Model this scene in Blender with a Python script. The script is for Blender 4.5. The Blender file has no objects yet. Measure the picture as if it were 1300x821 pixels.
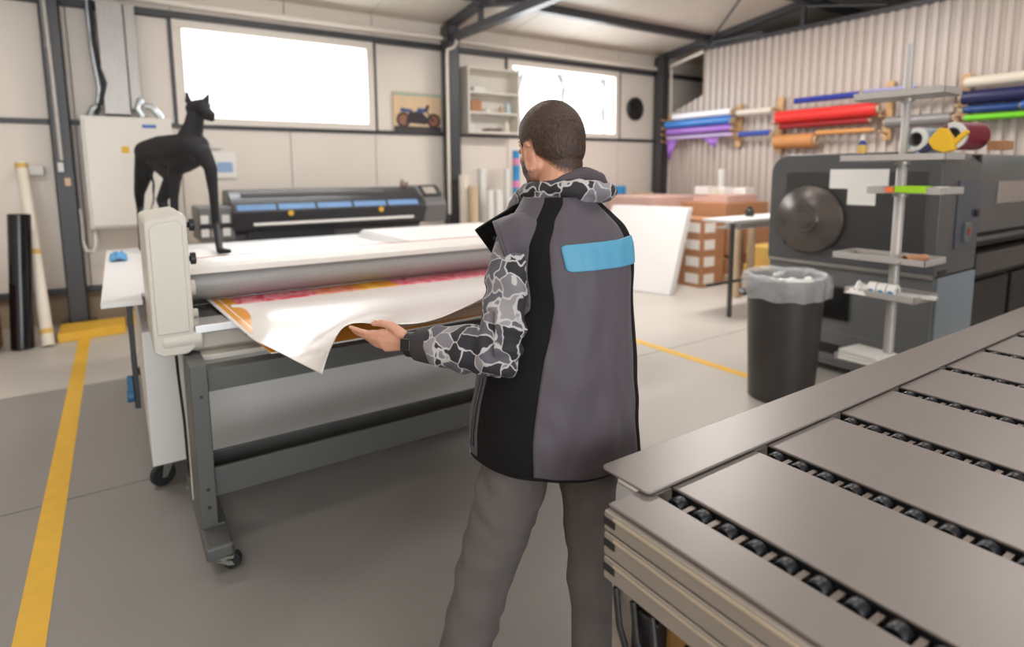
import bpy, bmesh, math, random
from mathutils import Vector, Matrix, noise
R = math.radians
random.seed(4)
scene = bpy.context.scene
col = scene.collection

# ------------------------------------------------------------------ camera
CAM_H = 1.6
yaw, pitch, roll = R(56.226), R(7.236), R(0.426)
cd = bpy.data.cameras.new('camera'); cam = bpy.data.objects.new('camera', cd); col.objects.link(cam)
fw = Vector((math.cos(yaw)*math.cos(pitch), math.sin(yaw)*math.cos(pitch), -math.sin(pitch)))
rt = Vector((math.sin(yaw), -math.cos(yaw), 0)); dn = fw.cross(rt)
r2 = rt*math.cos(roll)+dn*math.sin(roll); d2 = -rt*math.sin(roll)+dn*math.cos(roll)
m = Matrix((r2, -d2, -fw)).transposed().to_4x4(); m.translation = (0, 0, CAM_H)
cam.matrix_world = m
cd.sensor_width = 36.0; cd.sensor_fit = 'HORIZONTAL'; cd.lens = 748.1/1300*36
cd.shift_y = -(410.5-313.0)/1300
cd.clip_start = 0.05; cd.clip_end = 200
cd.dof.use_dof = True; cd.dof.focus_distance = 1.68; cd.dof.aperture_fstop = 1.6
scene.camera = cam

# ------------------------------------------------------------------ world, lamps, exposure
w = bpy.data.worlds.new('overcast_sky'); scene.world = w; w.use_nodes = True
bg = w.node_tree.nodes['Background']; bg.inputs[0].default_value = (0.93, 0.97, 1.0, 1); bg.inputs[1].default_value = 3.2
scene.view_settings.view_transform = 'Standard'; scene.view_settings.look = 'None'
scene.view_settings.exposure = 0.2; scene.view_settings.gamma = 1.0
try:
    scene.cycles.use_denoising = True; scene.cycles.max_bounces = 8; scene.cycles.diffuse_bounces = 5
    scene.cycles.sample_clamp_indirect = 6.0; scene.cycles.caustics_reflective = False; scene.cycles.caustics_refractive = False
except Exception: pass
RIDGE_Y = 1.4
def roof_z(y): return 3.74 + 0.13*(7.885-RIDGE_Y) - 0.13*abs(y-RIDGE_Y)
# ceiling luminaires: (x, y) of each lamp; the housing is built with the ceiling
LAMPS = [(-1.2, 4.6), (1.9, 4.6), (5.9, 4.4), (-1.2, 1.6), (1.9, 0.9), (6.6, 1.4), (-0.6, -2.6), (3.6, -2.6)]
LAMP_OVER = ('the left aisle by the steel column', 'the white work table', 'the tall table and cartons', 'the left aisle near the camera', 'the person', 'the big printing machine', 'the floor behind the camera', 'the conveyor end')
LAMP_W = {0: 44, 1: 54, 2: 120, 3: 26, 4: 26, 5: 50, 6: 20, 7: 14}
for i, (lx, ly) in enumerate(LAMPS):
    ld = bpy.data.lights.new('ceiling_lamp_light', 'AREA'); ld.shape = 'RECTANGLE'; ld.size = 1.5; ld.size_y = 0.5
    ld.energy = LAMP_W[i]; ld.color = (1.0, 0.96, 0.92)
    lo = bpy.data.objects.new('ceiling_lamp_light', ld); col.objects.link(lo); lo.location = (lx, ly, roof_z(ly)-0.335)
# daylight: sky light enters through the two windows (and is helped by a soft area light lying in each opening)
for (xc, wd) in ((1.85, 2.1), (6.42, 2.1)):
    ld = bpy.data.lights.new('window_daylight', 'AREA'); ld.shape = 'RECTANGLE'; ld.size = wd; ld.size_y = 0.95; ld.energy = 65; ld.color = (0.93, 0.97, 1.0)
    lo = bpy.data.objects.new('window_daylight', ld); col.objects.link(lo); lo.location = (xc, 8.12, 2.75); lo.rotation_euler = (R(-90), 0, 0)

# added front fill light, set in an unseen gateway made up behind the camera
ld = bpy.data.lights.new('gateway_fill', 'AREA'); ld.shape = 'RECTANGLE'; ld.size = 5.0; ld.size_y = 3.1; ld.energy = 120; ld.color = (0.93, 0.97, 1.0)
lo = bpy.data.objects.new('gateway_fill', ld); col.objects.link(lo); lo.location = (0, -5.06, 1.7); lo.rotation_euler = (R(90), 0, 0)

# ------------------------------------------------------------------ materials
def lin(c):
    c = c/255.0
    return c/12.92 if c <= 0.04045 else ((c+0.055)/1.055)**2.4
def rgb(r, g, b): return (lin(r), lin(g), lin(b), 1)
MATS = {}
def mat(name, c, rough=0.5, metal=0.0, var=0.06, scale=6.0, bump=0.0, bscale=60.0, spec=0.5, sheen=0.0, stretch=(1, 1, 1), coat=0.0):
    if name in MATS: return MATS[name]
    m = bpy.data.materials.new(name); m.use_nodes = True; MATS[name] = m
    nt = m.node_tree; b = nt.nodes['Principled BSDF']
    b.inputs['Roughness'].default_value = rough; b.inputs['Metallic'].default_value = metal
    b.inputs['Specular IOR Level'].default_value = spec
    if sheen: b.inputs['Sheen Weight'].default_value = sheen
    if coat: b.inputs['Coat Weight'].default_value = coat
    tc = nt.nodes.new('ShaderNodeTexCoord'); mp = nt.nodes.new('ShaderNodeMapping'); mp.inputs['Scale'].default_value = stretch
    nt.links.new(tc.outputs['Object'], mp.inputs[0])
    nz = nt.nodes.new('ShaderNodeTexNoise'); nz.inputs['Scale'].default_value = scale; nz.inputs['Detail'].default_value = 4
    nt.links.new(mp.outputs[0], nz.inputs['Vector'])
    mx = nt.nodes.new('ShaderNodeMix'); mx.data_type = 'RGBA'
    mx.inputs['A'].default_value = tuple(max(0, v*(1-var*1.6)) for v in c[:3])+(1,)
    mx.inputs['B'].default_value = tuple(min(1, v*(1+var*1.6)) for v in c[:3])+(1,)
    nt.links.new(nz.outputs['Fac'], mx.inputs['Factor']); nt.links.new(mx.outputs['Result'], b.inputs['Base Color'])
    if bump:
        n2 = nt.nodes.new('ShaderNodeTexNoise'); n2.inputs['Scale'].default_value = bscale; n2.inputs['Detail'].default_value = 3
        nt.links.new(mp.outputs[0], n2.inputs['Vector'])
        bp = nt.nodes.new('ShaderNodeBump'); bp.inputs['Strength'].default_value = bump; bp.inputs['Distance'].default_value = 0.01
        nt.links.new(n2.outputs['Fac'], bp.inputs['Height']); nt.links.new(bp.outputs[0], b.inputs['Normal'])
    return m
def emat(name, c, s):
    m = bpy.data.materials.new(name); m.use_nodes = True; b = m.node_tree.nodes['Principled BSDF']
    b.inputs['Base Color'].default_value = c; b.inputs['Emission Color'].default_value = c; b.inputs['Emission Strength'].default_value = s
    return m
def glass_mat(name, c=(1, 1, 1, 1), rough=0.0, keep=0.85):
    m = bpy.data.materials.new(name); m.use_nodes = True; nt = m.node_tree; nt.nodes.clear()
    o = nt.nodes.new('ShaderNodeOutputMaterial'); t = nt.nodes.new('ShaderNodeBsdfTransparent'); t.inputs[0].default_value = c
    g = nt.nodes.new('ShaderNodeBsdfGlossy'); g.inputs['Roughness'].default_value = rough
    mx = nt.nodes.new('ShaderNodeMixShader'); mx.inputs[0].default_value = 1-keep
    nt.links.new(t.outputs[0], mx.inputs[1]); nt.links.new(g.outputs[0], mx.inputs[2]); nt.links.new(mx.outputs[0], o.inputs[0])
    return m

# ------------------------------------------------------------------ mesh builder
def world_loc(o):
    v = Vector((0, 0, 0))
    while o is not None: v += o.location; o = o.parent
    return v
class MB:
    def __init__(self): self.v = []; self.f = []
    def add(self, vs, fs):
        n = len(self.v); self.v += [tuple(p) for p in vs]; self.f += [tuple(i+n for i in f) for f in fs]; return self
    def box(self, x0, x1, y0, y1, z0, z1):
        return self.add([(x0,y0,z0),(x1,y0,z0),(x1,y1,z0),(x0,y1,z0),(x0,y0,z1),(x1,y0,z1),(x1,y1,z1),(x0,y1,z1)],
                        [(0,3,2,1),(4,5,6,7),(0,1,5,4),(1,2,6,5),(2,3,7,6),(3,0,4,7)])
    def obox(self, c, s, M=None):
        M = M or Matrix.Identity(3); c = Vector(c); hx, hy, hz = s[0]/2, s[1]/2, s[2]/2
        vs = [c+M@Vector(p) for p in ((-hx,-hy,-hz),(hx,-hy,-hz),(hx,hy,-hz),(-hx,hy,-hz),(-hx,-hy,hz),(hx,-hy,hz),(hx,hy,hz),(-hx,hy,hz))]
        return self.add(vs, [(0,3,2,1),(4,5,6,7),(0,1,5,4),(1,2,6,5),(2,3,7,6),(3,0,4,7)])
    def tube(self, pts, r, n=12, caps=True):
        pts = [Vector(p) for p in pts]; k = len(pts); rr = r if isinstance(r, (list, tuple)) else [r]*k
        t0 = (pts[1]-pts[0]).normalized(); u = t0.orthogonal().normalized(); rings = []
        for i, p in enumerate(pts):
            t = (pts[min(i+1, k-1)]-pts[max(i-1, 0)]).normalized()
            u = (u-t*u.dot(t)); u = u.normalized() if u.length > 1e-6 else t.orthogonal().normalized()
            b = t.cross(u); rings.append([p+(u*math.cos(2*math.pi*j/n)+b*math.sin(2*math.pi*j/n))*rr[i] for j in range(n)])
        vs = [q for ring in rings for q in ring]
        fs = [(i*n+j, i*n+(j+1)%n, (i+1)*n+(j+1)%n, (i+1)*n+j) for i in range(k-1) for j in range(n)]
        if caps: fs += [tuple(range(n-1, -1, -1)), tuple((k-1)*n+j for j in range(n))]
        return self.add(vs, fs)
    def cyl(self, p0, p1, r, r1=None, n=20, caps=True): return self.tube([p0, p1], [r, r if r1 is None else r1], n, caps)
    def pipe(self, p0, p1, ro, ri, n=28):      # hollow tube with open ends
        p0, p1 = Vector(p0), Vector(p1); t = (p1-p0).normalized(); u = t.orthogonal().normalized(); b = t.cross(u)
        vs = []
        for p, r in ((p0, ro), (p1, ro), (p1, ri), (p0, ri)):
            vs += [p+(u*math.cos(2*math.pi*j/n)+b*math.sin(2*math.pi*j/n))*r for j in range(n)]
        fs = [(a*n+j, a*n+(j+1)%n, ((a+1)%4)*n+(j+1)%n, ((a+1)%4)*n+j) for a in range(4) for j in range(n)]
        return self.add(vs, fs)
    def lathe(self, prof, c, axis=(0, 0, 1), n=28, closed=False):
        c = Vector(c); t = Vector(axis).normalized(); u = t.orthogonal().normalized(); b = t.cross(u); k = len(prof); vs = []
        for r, z in prof: vs += [c+t*z+(u*math.cos(2*math.pi*j/n)+b*math.sin(2*math.pi*j/n))*max(r, 1e-4) for j in range(n)]
        fs = [(i*n+j, i*n+(j+1)%n, (i+1)*n+(j+1)%n, (i+1)*n+j) for i in range(k-1) for j in range(n)]
        if not closed: fs += [tuple(range(n-1, -1, -1)), tuple((k-1)*n+j for j in range(n))]
        return self.add(vs, fs)
    def prism(self, poly, ax, t0, t1):          # polygon (2-D) extruded along ax between t0 and t1
        n = len(poly)
        def P(a, b, t): return {'x': (t, a, b), 'y': (a, t, b), 'z': (a, b, t)}[ax]
        vs = [P(a, b, t0) for a, b in poly]+[P(a, b, t1) for a, b in poly]
        fs = [tuple(range(n-1, -1, -1)), tuple(range(n, 2*n))]+[(i, (i+1)%n, n+(i+1)%n, n+i) for i in range(n)]
        return self.add(vs, fs)
    def grid(self, fn, nu, nv, wrap=False):
        vs = [fn(i/(nu if wrap else nu-1), j/(nv-1)) for j in range(nv) for i in range(nu)]
        fs = [(j*nu+i, j*nu+(i+1)%nu, (j+1)*nu+(i+1)%nu, (j+1)*nu+i) for j in range(nv-1) for i in range(nu if wrap else nu-1)]
        return self.add(vs, fs)
    def ell(self, c, s, M=None, nu=20, nv=12):
        M = M or Matrix.Identity(3); c = Vector(c)
        prof = [(math.sin(math.pi*j/nv), -math.cos(math.pi*j/nv)) for j in range(nv+1)]; vs = []
        for r, z in prof: vs += [c+M@Vector((s[0]*max(r,1e-3)*math.cos(2*math.pi*i/nu), s[1]*max(r,1e-3)*math.sin(2*math.pi*i/nu), s[2]*z)) for i in range(nu)]
        fs = [(j*nu+i, j*nu+(i+1)%nu, (j+1)*nu+(i+1)%nu, (j+1)*nu+i) for j in range(nv) for i in range(nu)]
        return self.add(vs, fs)
    def mesh(self, name, origin):
        me = bpy.data.meshes.new(name); o = Vector(origin)
        me.from_pydata([tuple(Vector(p)-o) for p in self.v], [], self.f); me.validate()
        bm = bmesh.new(); bm.from_mesh(me); bmesh.ops.recalc_face_normals(bm, faces=bm.faces); bm.to_mesh(me); bm.free()
        return me
    def build(self, name, material, parent=None, bevel=0.0, seg=2, smooth=True, angle=35, solid=0.0, subsurf=0, origin=None, normals=True):
        if parent is not None: org = world_loc(parent)
        elif origin is not None: org = Vector(origin)
        else:
            xs, ys, zs = zip(*self.v); org = Vector(((min(xs)+max(xs))/2, (min(ys)+max(ys))/2, min(zs)))
        me = self.mesh(name, org); me.materials.append(material)
        if smooth:
            for p in me.polygons: p.use_smooth = True
            me.set_sharp_from_angle(angle=R(angle))
        o = bpy.data.objects.new(name, me); col.objects.link(o)
        if parent is not None: o.parent = parent
        else: o.location = org
        if solid: md = o.modifiers.new('thick', 'SOLIDIFY'); md.thickness = solid; md.offset = 0
        if subsurf: md = o.modifiers.new('sub', 'SUBSURF'); md.levels = subsurf; md.render_levels = subsurf
        if bevel:
            md = o.modifiers.new('edge', 'BEVEL'); md.width = bevel; md.segments = seg; md.limit_method = 'ANGLE'; md.angle_limit = R(35); md.harden_normals = True
        return o
def tag(o, label=None, cat=None, group=None, kind=None):
    if label: o['label'] = label
    if cat: o['category'] = cat
    if group: o['group'] = group
    if kind: o['kind'] = kind
    return o
def empty(name, loc, label=None, cat=None, group=None):
    o = bpy.data.objects.new(name, None); col.objects.link(o); o.location = loc; o.empty_display_size = 0.1
    return tag(o, label, cat, group)
def copy_tree(o, parent=None):
    kids = [c for c in bpy.data.objects if c.parent is o]
    c = o.copy(); col.objects.link(c); c.parent = parent
    for k in kids: copy_tree(k, c)
    return c
def share(name, me, parent, loc, rot=None, material=None):     # one more object from shared mesh data
    o = bpy.data.objects.new(name, me); col.objects.link(o); o.parent = parent; o.location = loc
    if rot: o.rotation_euler = rot
    return o
def struct(o): o['kind'] = 'structure'; return o
def rotz(a): return Matrix.Rotation(a, 3, 'Z')

M_cream = mat('cream_panel', rgb(230, 221, 211), 0.45, var=0.02, scale=2)
M_frame = mat('window_frame_cream', rgb(230, 222, 212), 0.4, var=0.02)
M_steel = mat('dark_painted_steel', rgb(66, 66, 70), 0.42, var=0.05, scale=8)
M_roof = mat('roof_sheet', rgb(206, 197, 186), 0.5, var=0.03, scale=1.2)
M_floor = mat('concrete_slab', rgb(140, 136, 132), 0.42, var=0.05, scale=1.3, bump=0.03, bscale=25)
M_floor_lit = mat('lit_concrete_slab', rgb(186, 180, 172), 0.42, var=0.05, scale=1.1, bump=0.03, bscale=25)  # same concrete, lightened where more light falls on the floor
M_plinth = mat('rough_plinth', rgb(158, 138, 116), 0.8, var=0.16, scale=14, bump=0.3)
M_yel = mat('yellow_floor_paint', rgb(224, 176, 56), 0.45, var=0.08, scale=12)
M_corr = mat('corrugated_sheet', rgb(192, 180, 172), 0.42, var=0.02, scale=3)
M_white = mat('white_plastic', rgb(224, 222, 218), 0.4, var=0.02)
M_board = mat('white_board', rgb(228, 227, 226), 0.35, var=0.015)
M_black = mat('black_plastic', rgb(30, 30, 32), 0.45, var=0.1)
M_glass = glass_mat('window_glass')

# ------------------------------------------------------------------ setting
WY = 7.885; BX = 8.6
fl = struct(MB().box(-3.6, 12.0, -5.0, 8.1, -0.2, -0.02).build('floor', M_plinth, smooth=False))
g = 0.004
for (y0, y1, mm) in ((-5.0, -0.6, M_floor), (-0.6, 3.52, M_floor), (3.52, 5.45, M_floor), (5.45, 8.1, M_floor_lit)):
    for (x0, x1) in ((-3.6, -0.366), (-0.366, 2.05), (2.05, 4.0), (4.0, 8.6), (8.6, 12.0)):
        mb = M_floor_lit if x0 > 2 else mm  # right-hand slabs take the lightened tone, brighter light painted in
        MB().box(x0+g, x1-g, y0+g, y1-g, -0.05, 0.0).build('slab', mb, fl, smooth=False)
MB().box(-0.415, -0.318, -1.0, 7.1, 0.0, 0.002).build('floor_line', M_yel, fl, smooth=False)
MB().box(3.955, 4.045, 2.0, 6.2, 0.0, 0.002).build('floor_line', M_yel, fl, smooth=False)

wb = struct(MB().box(-3.6, 12.0, 8.06, 8.16, -0.05, 2.2).box(-3.6, 12.0, 8.06, 8.16, 3.3, 3.8).box(-3.6, 0.7, 8.06, 8.16, 2.2, 3.3).box(3.0, 5.25, 8.06, 8.16, 2.2, 3.3).box(7.55, 12.0, 8.06, 8.16, 2.2, 3.3).build('wall_back', M_plinth, smooth=False))
MB().box(-3.6, 12.0, 7.93, 8.06, -0.02, 0.33).build('plinth', M_plinth, wb, smooth=False)
W1 = (0.66, 3.03, 2.16, 3.345); W2 = (5.21, 7.59, 2.16, 3.345)
def panel(x0, x1, z0, z1): MB().box(x0+0.004, x1-0.004, WY+0.01, 8.06, z0, z1).build('panel', M_cream, wb, bevel=0.004, seg=1)
cuts = [-3.6, -2.5, -1.4, -0.3, 0.66, 1.9, 3.03, 4.12, 5.21, 6.4, 7.59, 8.6, 9.7, 10.8, 12.0]
for a, b in zip(cuts[:-1], cuts[1:]):
    panel(a, b, 0.39, 2.13); panel(a, b, 3.42, 3.78)
    if not (0.6 < a and b < 3.1) and not (5.2 < a and b < 7.6): panel(a, b, 2.18, 3.34)
n = 0
def trim(mb, mm=None, bevel=0.004):
    global n; n += 1
    return struct(mb.build('trim_%d' % n, mm or M_steel, bevel=bevel))
trim(MB().box(-3.6, 12.0, WY-0.03, WY+0.09, 0.33, 0.39))
trim(MB().box(-3.6, 12.0, WY-0.02, WY+0.09, 2.13, 2.18))
trim(MB().box(-3.6, 12.0, WY-0.05, WY+0.09, 3.345, 3.42))
for x in (0.64, 3.05, 5.19, 7.61): trim(MB().box(x-0.018, x+0.018, WY-0.012, WY+0.09, 2.18, 3.345))
# steel columns on base plates
for x, hw in ((-0.42, .085), (4.12, .085), (8.5, .06)):
    mb = MB().box(x-hw, x+hw, 7.60, 7.62, 0.02, 3.66).box(x-hw, x+hw, 7.81, 7.83, 0.02, 3.66).box(x-0.012, x+0.012, 7.61, 7.82, 0.02, 3.66)
    mb.box(x-hw, x-hw+.015, 7.60, 7.83, 0.02, 3.66).box(x+hw-.015, x+hw, 7.60, 7.83, 0.02, 3.66)
    c = trim(mb); MB().box(x-0.15, x+0.15, 7.5, 7.87, 0.0, 0.03).build('base_plate', M_steel, c, bevel=0.004)
# windows
def window(k, W, name):
    x0, x1, z0, z1 = W; f = 0.1
    wd = struct(MB().box(x0, x1, WY-0.02, 8.1, z0, z0+f).box(x0, x1, WY-0.02, 8.1, z1-f, z1).box(x0, x0+f, WY-0.02, 8.1, z0+f, z1-f).box(x1-f, x1, WY-0.02, 8.1, z0+f, z1-f).build('window_%d' % k, M_frame, bevel=0.006))
    MB().box(x0+f-0.01, x1-f+0.01, 7.99, 8.0, z0+f-0.01, z1-f+0.01).build('pane', M_glass, wd, smooth=False)
    return wd
window(1, W1, ''); window(2, W2, '')
# conduit that runs above the top rail
trim(MB().tube([(-1.5, WY-0.085, 3.50), (4.0, WY-0.085, 3.50), (8.62, WY-0.085, 3.455)], 0.035, 12), M_cream, 0)
trim(MB().tube([(4.12, 7.78, 3.47), (4.14, 7.58, 3.47), (4.14, 7.56, 3.40), (4.10, 7.57, 3.34), (4.0, 7.57, 3.30), (4.0, 7.58, 3.2), (4.0, 7.60, 1.0)], 0.022, 10), M_cream, 0)
trim(MB().tube([(8.64, 7.62, 3.44), (8.64, 7.60, 2.5), (8.64, 7.60, 0.05)], 0.03, 10), M_cream, 0)
trim(MB().tube([(8.62, 7.72, 3.46), (8.60, 7.55, 3.50), (8.56, 6.84, 3.62)], 0.03, 10), M_cream, 0)
# other walls of the hall
struct(MB().box(-3.7, -3.6, -5.0, 8.1, -0.05, 4.62).build('wall_left', M_cream, smooth=False))
wf = struct(MB().box(-3.7, -2.6, -5.1, -5.0, -0.05, 3.8).box(2.6, 12.0, -5.1, -5.0, -0.05, 3.8).box(-2.6, 2.6, -5.1, -5.0, 3.3, 3.8).build('wall_front', M_cream, smooth=False))
trim(MB().box(-2.68, -2.58, -5.12, -4.96, 0, 3.38).box(2.58, 2.68, -5.12, -4.96, 0, 3.38).box(-2.68, 2.68, -5.12, -4.96, 3.28, 3.38))   # frame of the unseen gateway, added for the front fill
struct(MB().box(12.0, 12.1, -5.0, 8.1, -0.05, 4.62).build('wall_right', M_cream, smooth=False))
# corrugated partition
def corr(u0, u1, top):
    p = 0.125; d = 0.034; mb = MB(); ys = []
    y = u0
    while y < u1-1e-6:
        for f_, x in ((0, 0), (0.42, 0), (0.55, d), (0.87, d)):
            yy = y+f_*p
            if yy <= u1: ys.append((yy, x))
        y += p
    ys.append((u1, 0))
    vs = []
    for yy, x in ys: vs += [(BX+x, yy, 0.0), (BX+x, yy, top(yy))]
    fs = [(2*i, 2*i+2, 2*i+3, 2*i+1) for i in range(len(ys)-1)]
    return mb.add(vs, fs)
pw = struct(MB().box(BX+0.03, BX+0.05, -5.0, 6.86, 0.0, 0.12).build('wall_partition', M_steel))
for k in range(11):
    y0 = 6.86-1.0*(k+1); corr(max(y0, -5.0), y0+1.0, lambda y: 3.66).build('corrugated_sheet', M_corr, pw, solid=0.004, smooth=False)
corr(6.86, 7.62, lambda y: 2.9-0.25*(y-6.86)/0.7).build('low_sheet', M_corr, pw, solid=0.004, smooth=False)
MB().box(BX-0.035, BX+0.05, -5, 6.88, 3.64, 3.70).build('top_rail', M_steel, pw)
# roof
ce = struct(MB().add([(-3.7, -5.1, roof_z(-5.1)), (12.1, -5.1, roof_z(-5.1)), (12.1, RIDGE_Y, roof_z(RIDGE_Y)), (-3.7, RIDGE_Y, roof_z(RIDGE_Y)), (12.1, 8.16, roof_z(8.16)), (-3.7, 8.16, roof_z(8.16))],
        [(0, 1, 2, 3), (3, 2, 4, 5)]).build('ceiling', M_roof, solid=0.03, smooth=False))
def slab_on_roof(x0, x1, y0, y1, h0, h1):       # a piece that hangs h0..h1 under the roof
    mb = MB(); vs = [(x, y, roof_z(y)-h) for h in (h1, h0) for (x, y) in ((x0, y0), (x1, y0), (x1, y1), (x0, y1))]
    return mb.add(vs, [(0,3,2,1),(4,5,6,7),(0,1,5,4),(1,2,6,5),(2,3,7,6),(3,0,4,7)])
xs = -3.6
while xs < 12:                                  # roof panels, their joints open a little
    for (ya, yb) in ((RIDGE_Y, 8.05), (-5.05, RIDGE_Y)): slab_on_roof(xs+0.006, min(xs+1.094, 12.0), ya, yb, 0.016, 0.03).build('roof_panel', M_roof, ce, smooth=False)
    xs += 1.1
# trusses and purlins
def truss(x, t=0.055, low=3.50):
    o = slab_on_roof(x-t, x+t, RIDGE_Y, 7.8, 0.02, 0.13)
    if low < 3.7: o.box(x-t, x+t, -3, 7.75, low-0.05, low+0.05)
    tr = trim(o)
    mb = MB()
    y = 5.05; k = 0
    for y in (6.9, 5.1, 3.3):
        MB().box(x-0.03, x+0.03, y-0.03, y+0.03, low, roof_z(y)-0.1).build('web_post', M_steel, tr)
        MB().tube([(x, y, roof_z(y)-0.12), (x, y-1.15, low+0.03)], 0.022, 8).build('web_diagonal', M_steel, tr)
    return tr
truss(4.15, 0.06); truss(8.6, 0.05, 3.71); truss(-0.42, 0.06)
for y in (6.72, 5.0, 3.2): trim(slab_on_roof(-3.6, 12, y-0.04, y+0.04, 0.02, 0.14))
trim(MB().tube([(8.6, 6.8, roof_z(6.8)-0.15), (7.3, 5.2, roof_z(5.2)-0.12)], 0.018, 8), None, 0)
# ceiling lamps (housings; their light is set at the top)
for i, (lx, ly) in enumerate(LAMPS):
    z = roof_z(ly)
    L = empty('ceiling_lamp', (lx, ly, z-0.33), 'white linear ceiling lamp under the roof over '+LAMP_OVER[i], 'lamp', 'linear lamps under the roof')
    MB().box(lx-0.78, lx+0.78, ly-0.27, ly+0.27, z-0.325, z-0.28).build('housing', M_white, L, bevel=0.01)
    for s in (-0.6, 0.6): MB().cyl((lx+s, ly, z-0.28), (lx+s, ly, z-0.02), 0.008, n=8).build('hanger_rod', M_steel, L)
# outside: pale ground and bare trees, the glare painted into their bark
struct(MB().box(-40, 60, 8.3, 70, -0.3, -0.2).build('ground_outside', mat('frosty_ground', rgb(225, 225, 225), 0.9), smooth=False))
M_bark = mat('glare_pale_bark', rgb(138, 138, 138), 0.9, var=0.1, scale=20)  # pale tone stands in for overexposure and glare on the window glass
def bare_tree(x, y, h, seed):
    rnd = random.Random(seed); mb = MB()
    def br(p, d, L, r, dep):
        q = p+d*L; mb.tube([p, p+d*L*0.5+Vector((rnd.uniform(-.05,.05)*L, 0, 0)), q], [r, r*0.85, r*0.65], 6)
        if dep == 0: return
        for _ in range(3 if dep > 1 else 2):
            nd = (d+Vector((rnd.uniform(-.8,.8), rnd.uniform(-.8,.8), rnd.uniform(-.15,.5)))).normalized(); br(q, nd, L*rnd.uniform(.55,.8), r*0.6, dep-1)
    br(Vector((x, y, -0.25)), Vector((0, 0, 1)), h*0.36, 0.12, 4)
    return mb
for i, (x, y, h, lab) in enumerate(((10.5, 15, 7.5, 'bare pale tree outside, leftmost of three in the window beside the vent'), (15, 18.8, 9.5, 'bare pale tree outside, middle of three in the window beside the vent'), (20.5, 22.3, 10.5, 'bare pale tree outside, rightmost of three in the window beside the vent'), (4.5, 42, 8, 'faint bare tree far outside the large window over the printer'))):
    tag(bare_tree(x, y, h, 11+i).build('bare_tree', M_bark, smooth=True), lab, 'tree', 'bare trees outside')

# ------------------------------------------------------------------ measuring helpers (a photo point at a known distance -> a world point)
def ray(x, y): return fw + r2*((x-650)/748.1) + d2*((y-313.0)/748.1)
def atd(x, y, d): return Vector((0, 0, CAM_H)) + ray(x, y)*d                      # at a distance along the view axis
def aty(x, y, Y): v = ray(x, y); return Vector((0, 0, CAM_H)) + v*(Y/v.y)          # on the vertical plane at depth Y
def atx(x, y, X): v = ray(x, y); return Vector((0, 0, CAM_H)) + v*(X/v.x)
def atz(x, y, z): v = ray(x, y); return Vector((0, 0, CAM_H)) + v*((z-CAM_H)/v.z)

def cone_ball(mb, p0, r0, p1, r1, n=18, h=5):
    """a tapered limb with rounded ends"""
    p0, p1 = Vector(p0), Vector(p1); L = (p1-p0).length
    if L < 1e-6: L = 1e-6; p1 = p0+Vector((0, 0, L))
    prof = [(r0*math.sin(math.pi/2*j/h), -r0*math.cos(math.pi/2*j/h)) for j in range(1, h+1)]
    prof = [(1e-4, -r0)]+prof+[(r1*math.cos(math.pi/2*j/h), L+r1*math.sin(math.pi/2*j/h)) for j in range(0, h)]+[(1e-4, L+r1)]
    mb.lathe(prof, p0, p1-p0, n, closed=False)
def chain(mb, pts, rs, n=18):
    for (a, b, ra, rb) in zip(pts[:-1], pts[1:], rs[:-1], rs[1:]): cone_ball(mb, a, ra, b, rb, n)
def blob(mb, name, material, voxel, smooth=6, parent=None, origin=None, factor=0.5):
    """fuse overlapping closed shapes into one continuous skin"""
    o = mb.build('tmp_blob', material, origin=(0, 0, 0), smooth=False)
    md = o.modifiers.new('r', 'REMESH'); md.mode = 'VOXEL'; md.voxel_size = voxel
    if smooth: ms = o.modifiers.new('s', 'SMOOTH'); ms.factor = factor; ms.iterations = smooth
    dg = bpy.context.evaluated_depsgraph_get(); me = bpy.data.meshes.new_from_object(o.evaluated_get(dg))
    old = o.data; bpy.data.objects.remove(o); bpy.data.meshes.remove(old)
    org = world_loc(parent) if parent is not None else Vector(origin)
    me.transform(Matrix.Translation(-org)); me.name = name
    for p in me.polygons: p.use_smooth = True
    me.materials.clear(); me.materials.append(material)
    ob = bpy.data.objects.new(name, me); col.objects.link(ob)
    if parent is not None: ob.parent = parent
    else: ob.location = org
    return ob
def crom(P, t):
    """Catmull-Rom through a list of points, t in 0..1"""
    k = len(P)-1; s = min(max(t*k, 0), k-1e-9); i = int(s); f = s-i
    p0 = P[max(i-1, 0)]; p1 = P[i]; p2 = P[i+1]; p3 = P[min(i+2, k)]
    return 0.5*((2*p1)+(p2-p0)*f+(2*p0-5*p1+4*p2-p3)*f*f+(-p0+3*p1-3*p2+p3)*f**3)
def net(rows, u, v):
    return crom([crom(r, u) for r in rows], v)

M_beige = mat('beige_grey_housing', rgb(200, 196, 186), 0.42, var=0.02)
M_beige2 = mat('dull_beige_metal', rgb(176, 168, 156), 0.45, var=0.03)
M_dgrey = mat('dark_grey_frame', rgb(84, 86, 84), 0.45, var=0.05)
M_alu = mat('brushed_aluminium', rgb(200, 200, 198), 0.32, 0.85, var=0.03, scale=30, stretch=(0.2, 6, 6))
M_rollgrey = mat('grey_rubber_roller', rgb(150, 152, 152), 0.38, var=0.03)
M_rubber = mat('black_rubber', rgb(24, 26, 28), 0.6)
M_zinc = mat('zinc_plate', rgb(150, 152, 145), 0.38, 0.6, var=0.08)
M_bluew = mat('blue_wheel_rim', rgb(40, 92, 130), 0.5)
M_red = mat('red_trim', rgb(176, 84, 76), 0.5)
M_tabw = mat('white_laminate', rgb(220, 220, 220), 0.3, var=0.01)
M_cabw = mat('pale_grey_cabinet', rgb(214, 212, 210), 0.45, var=0.015)

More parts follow.
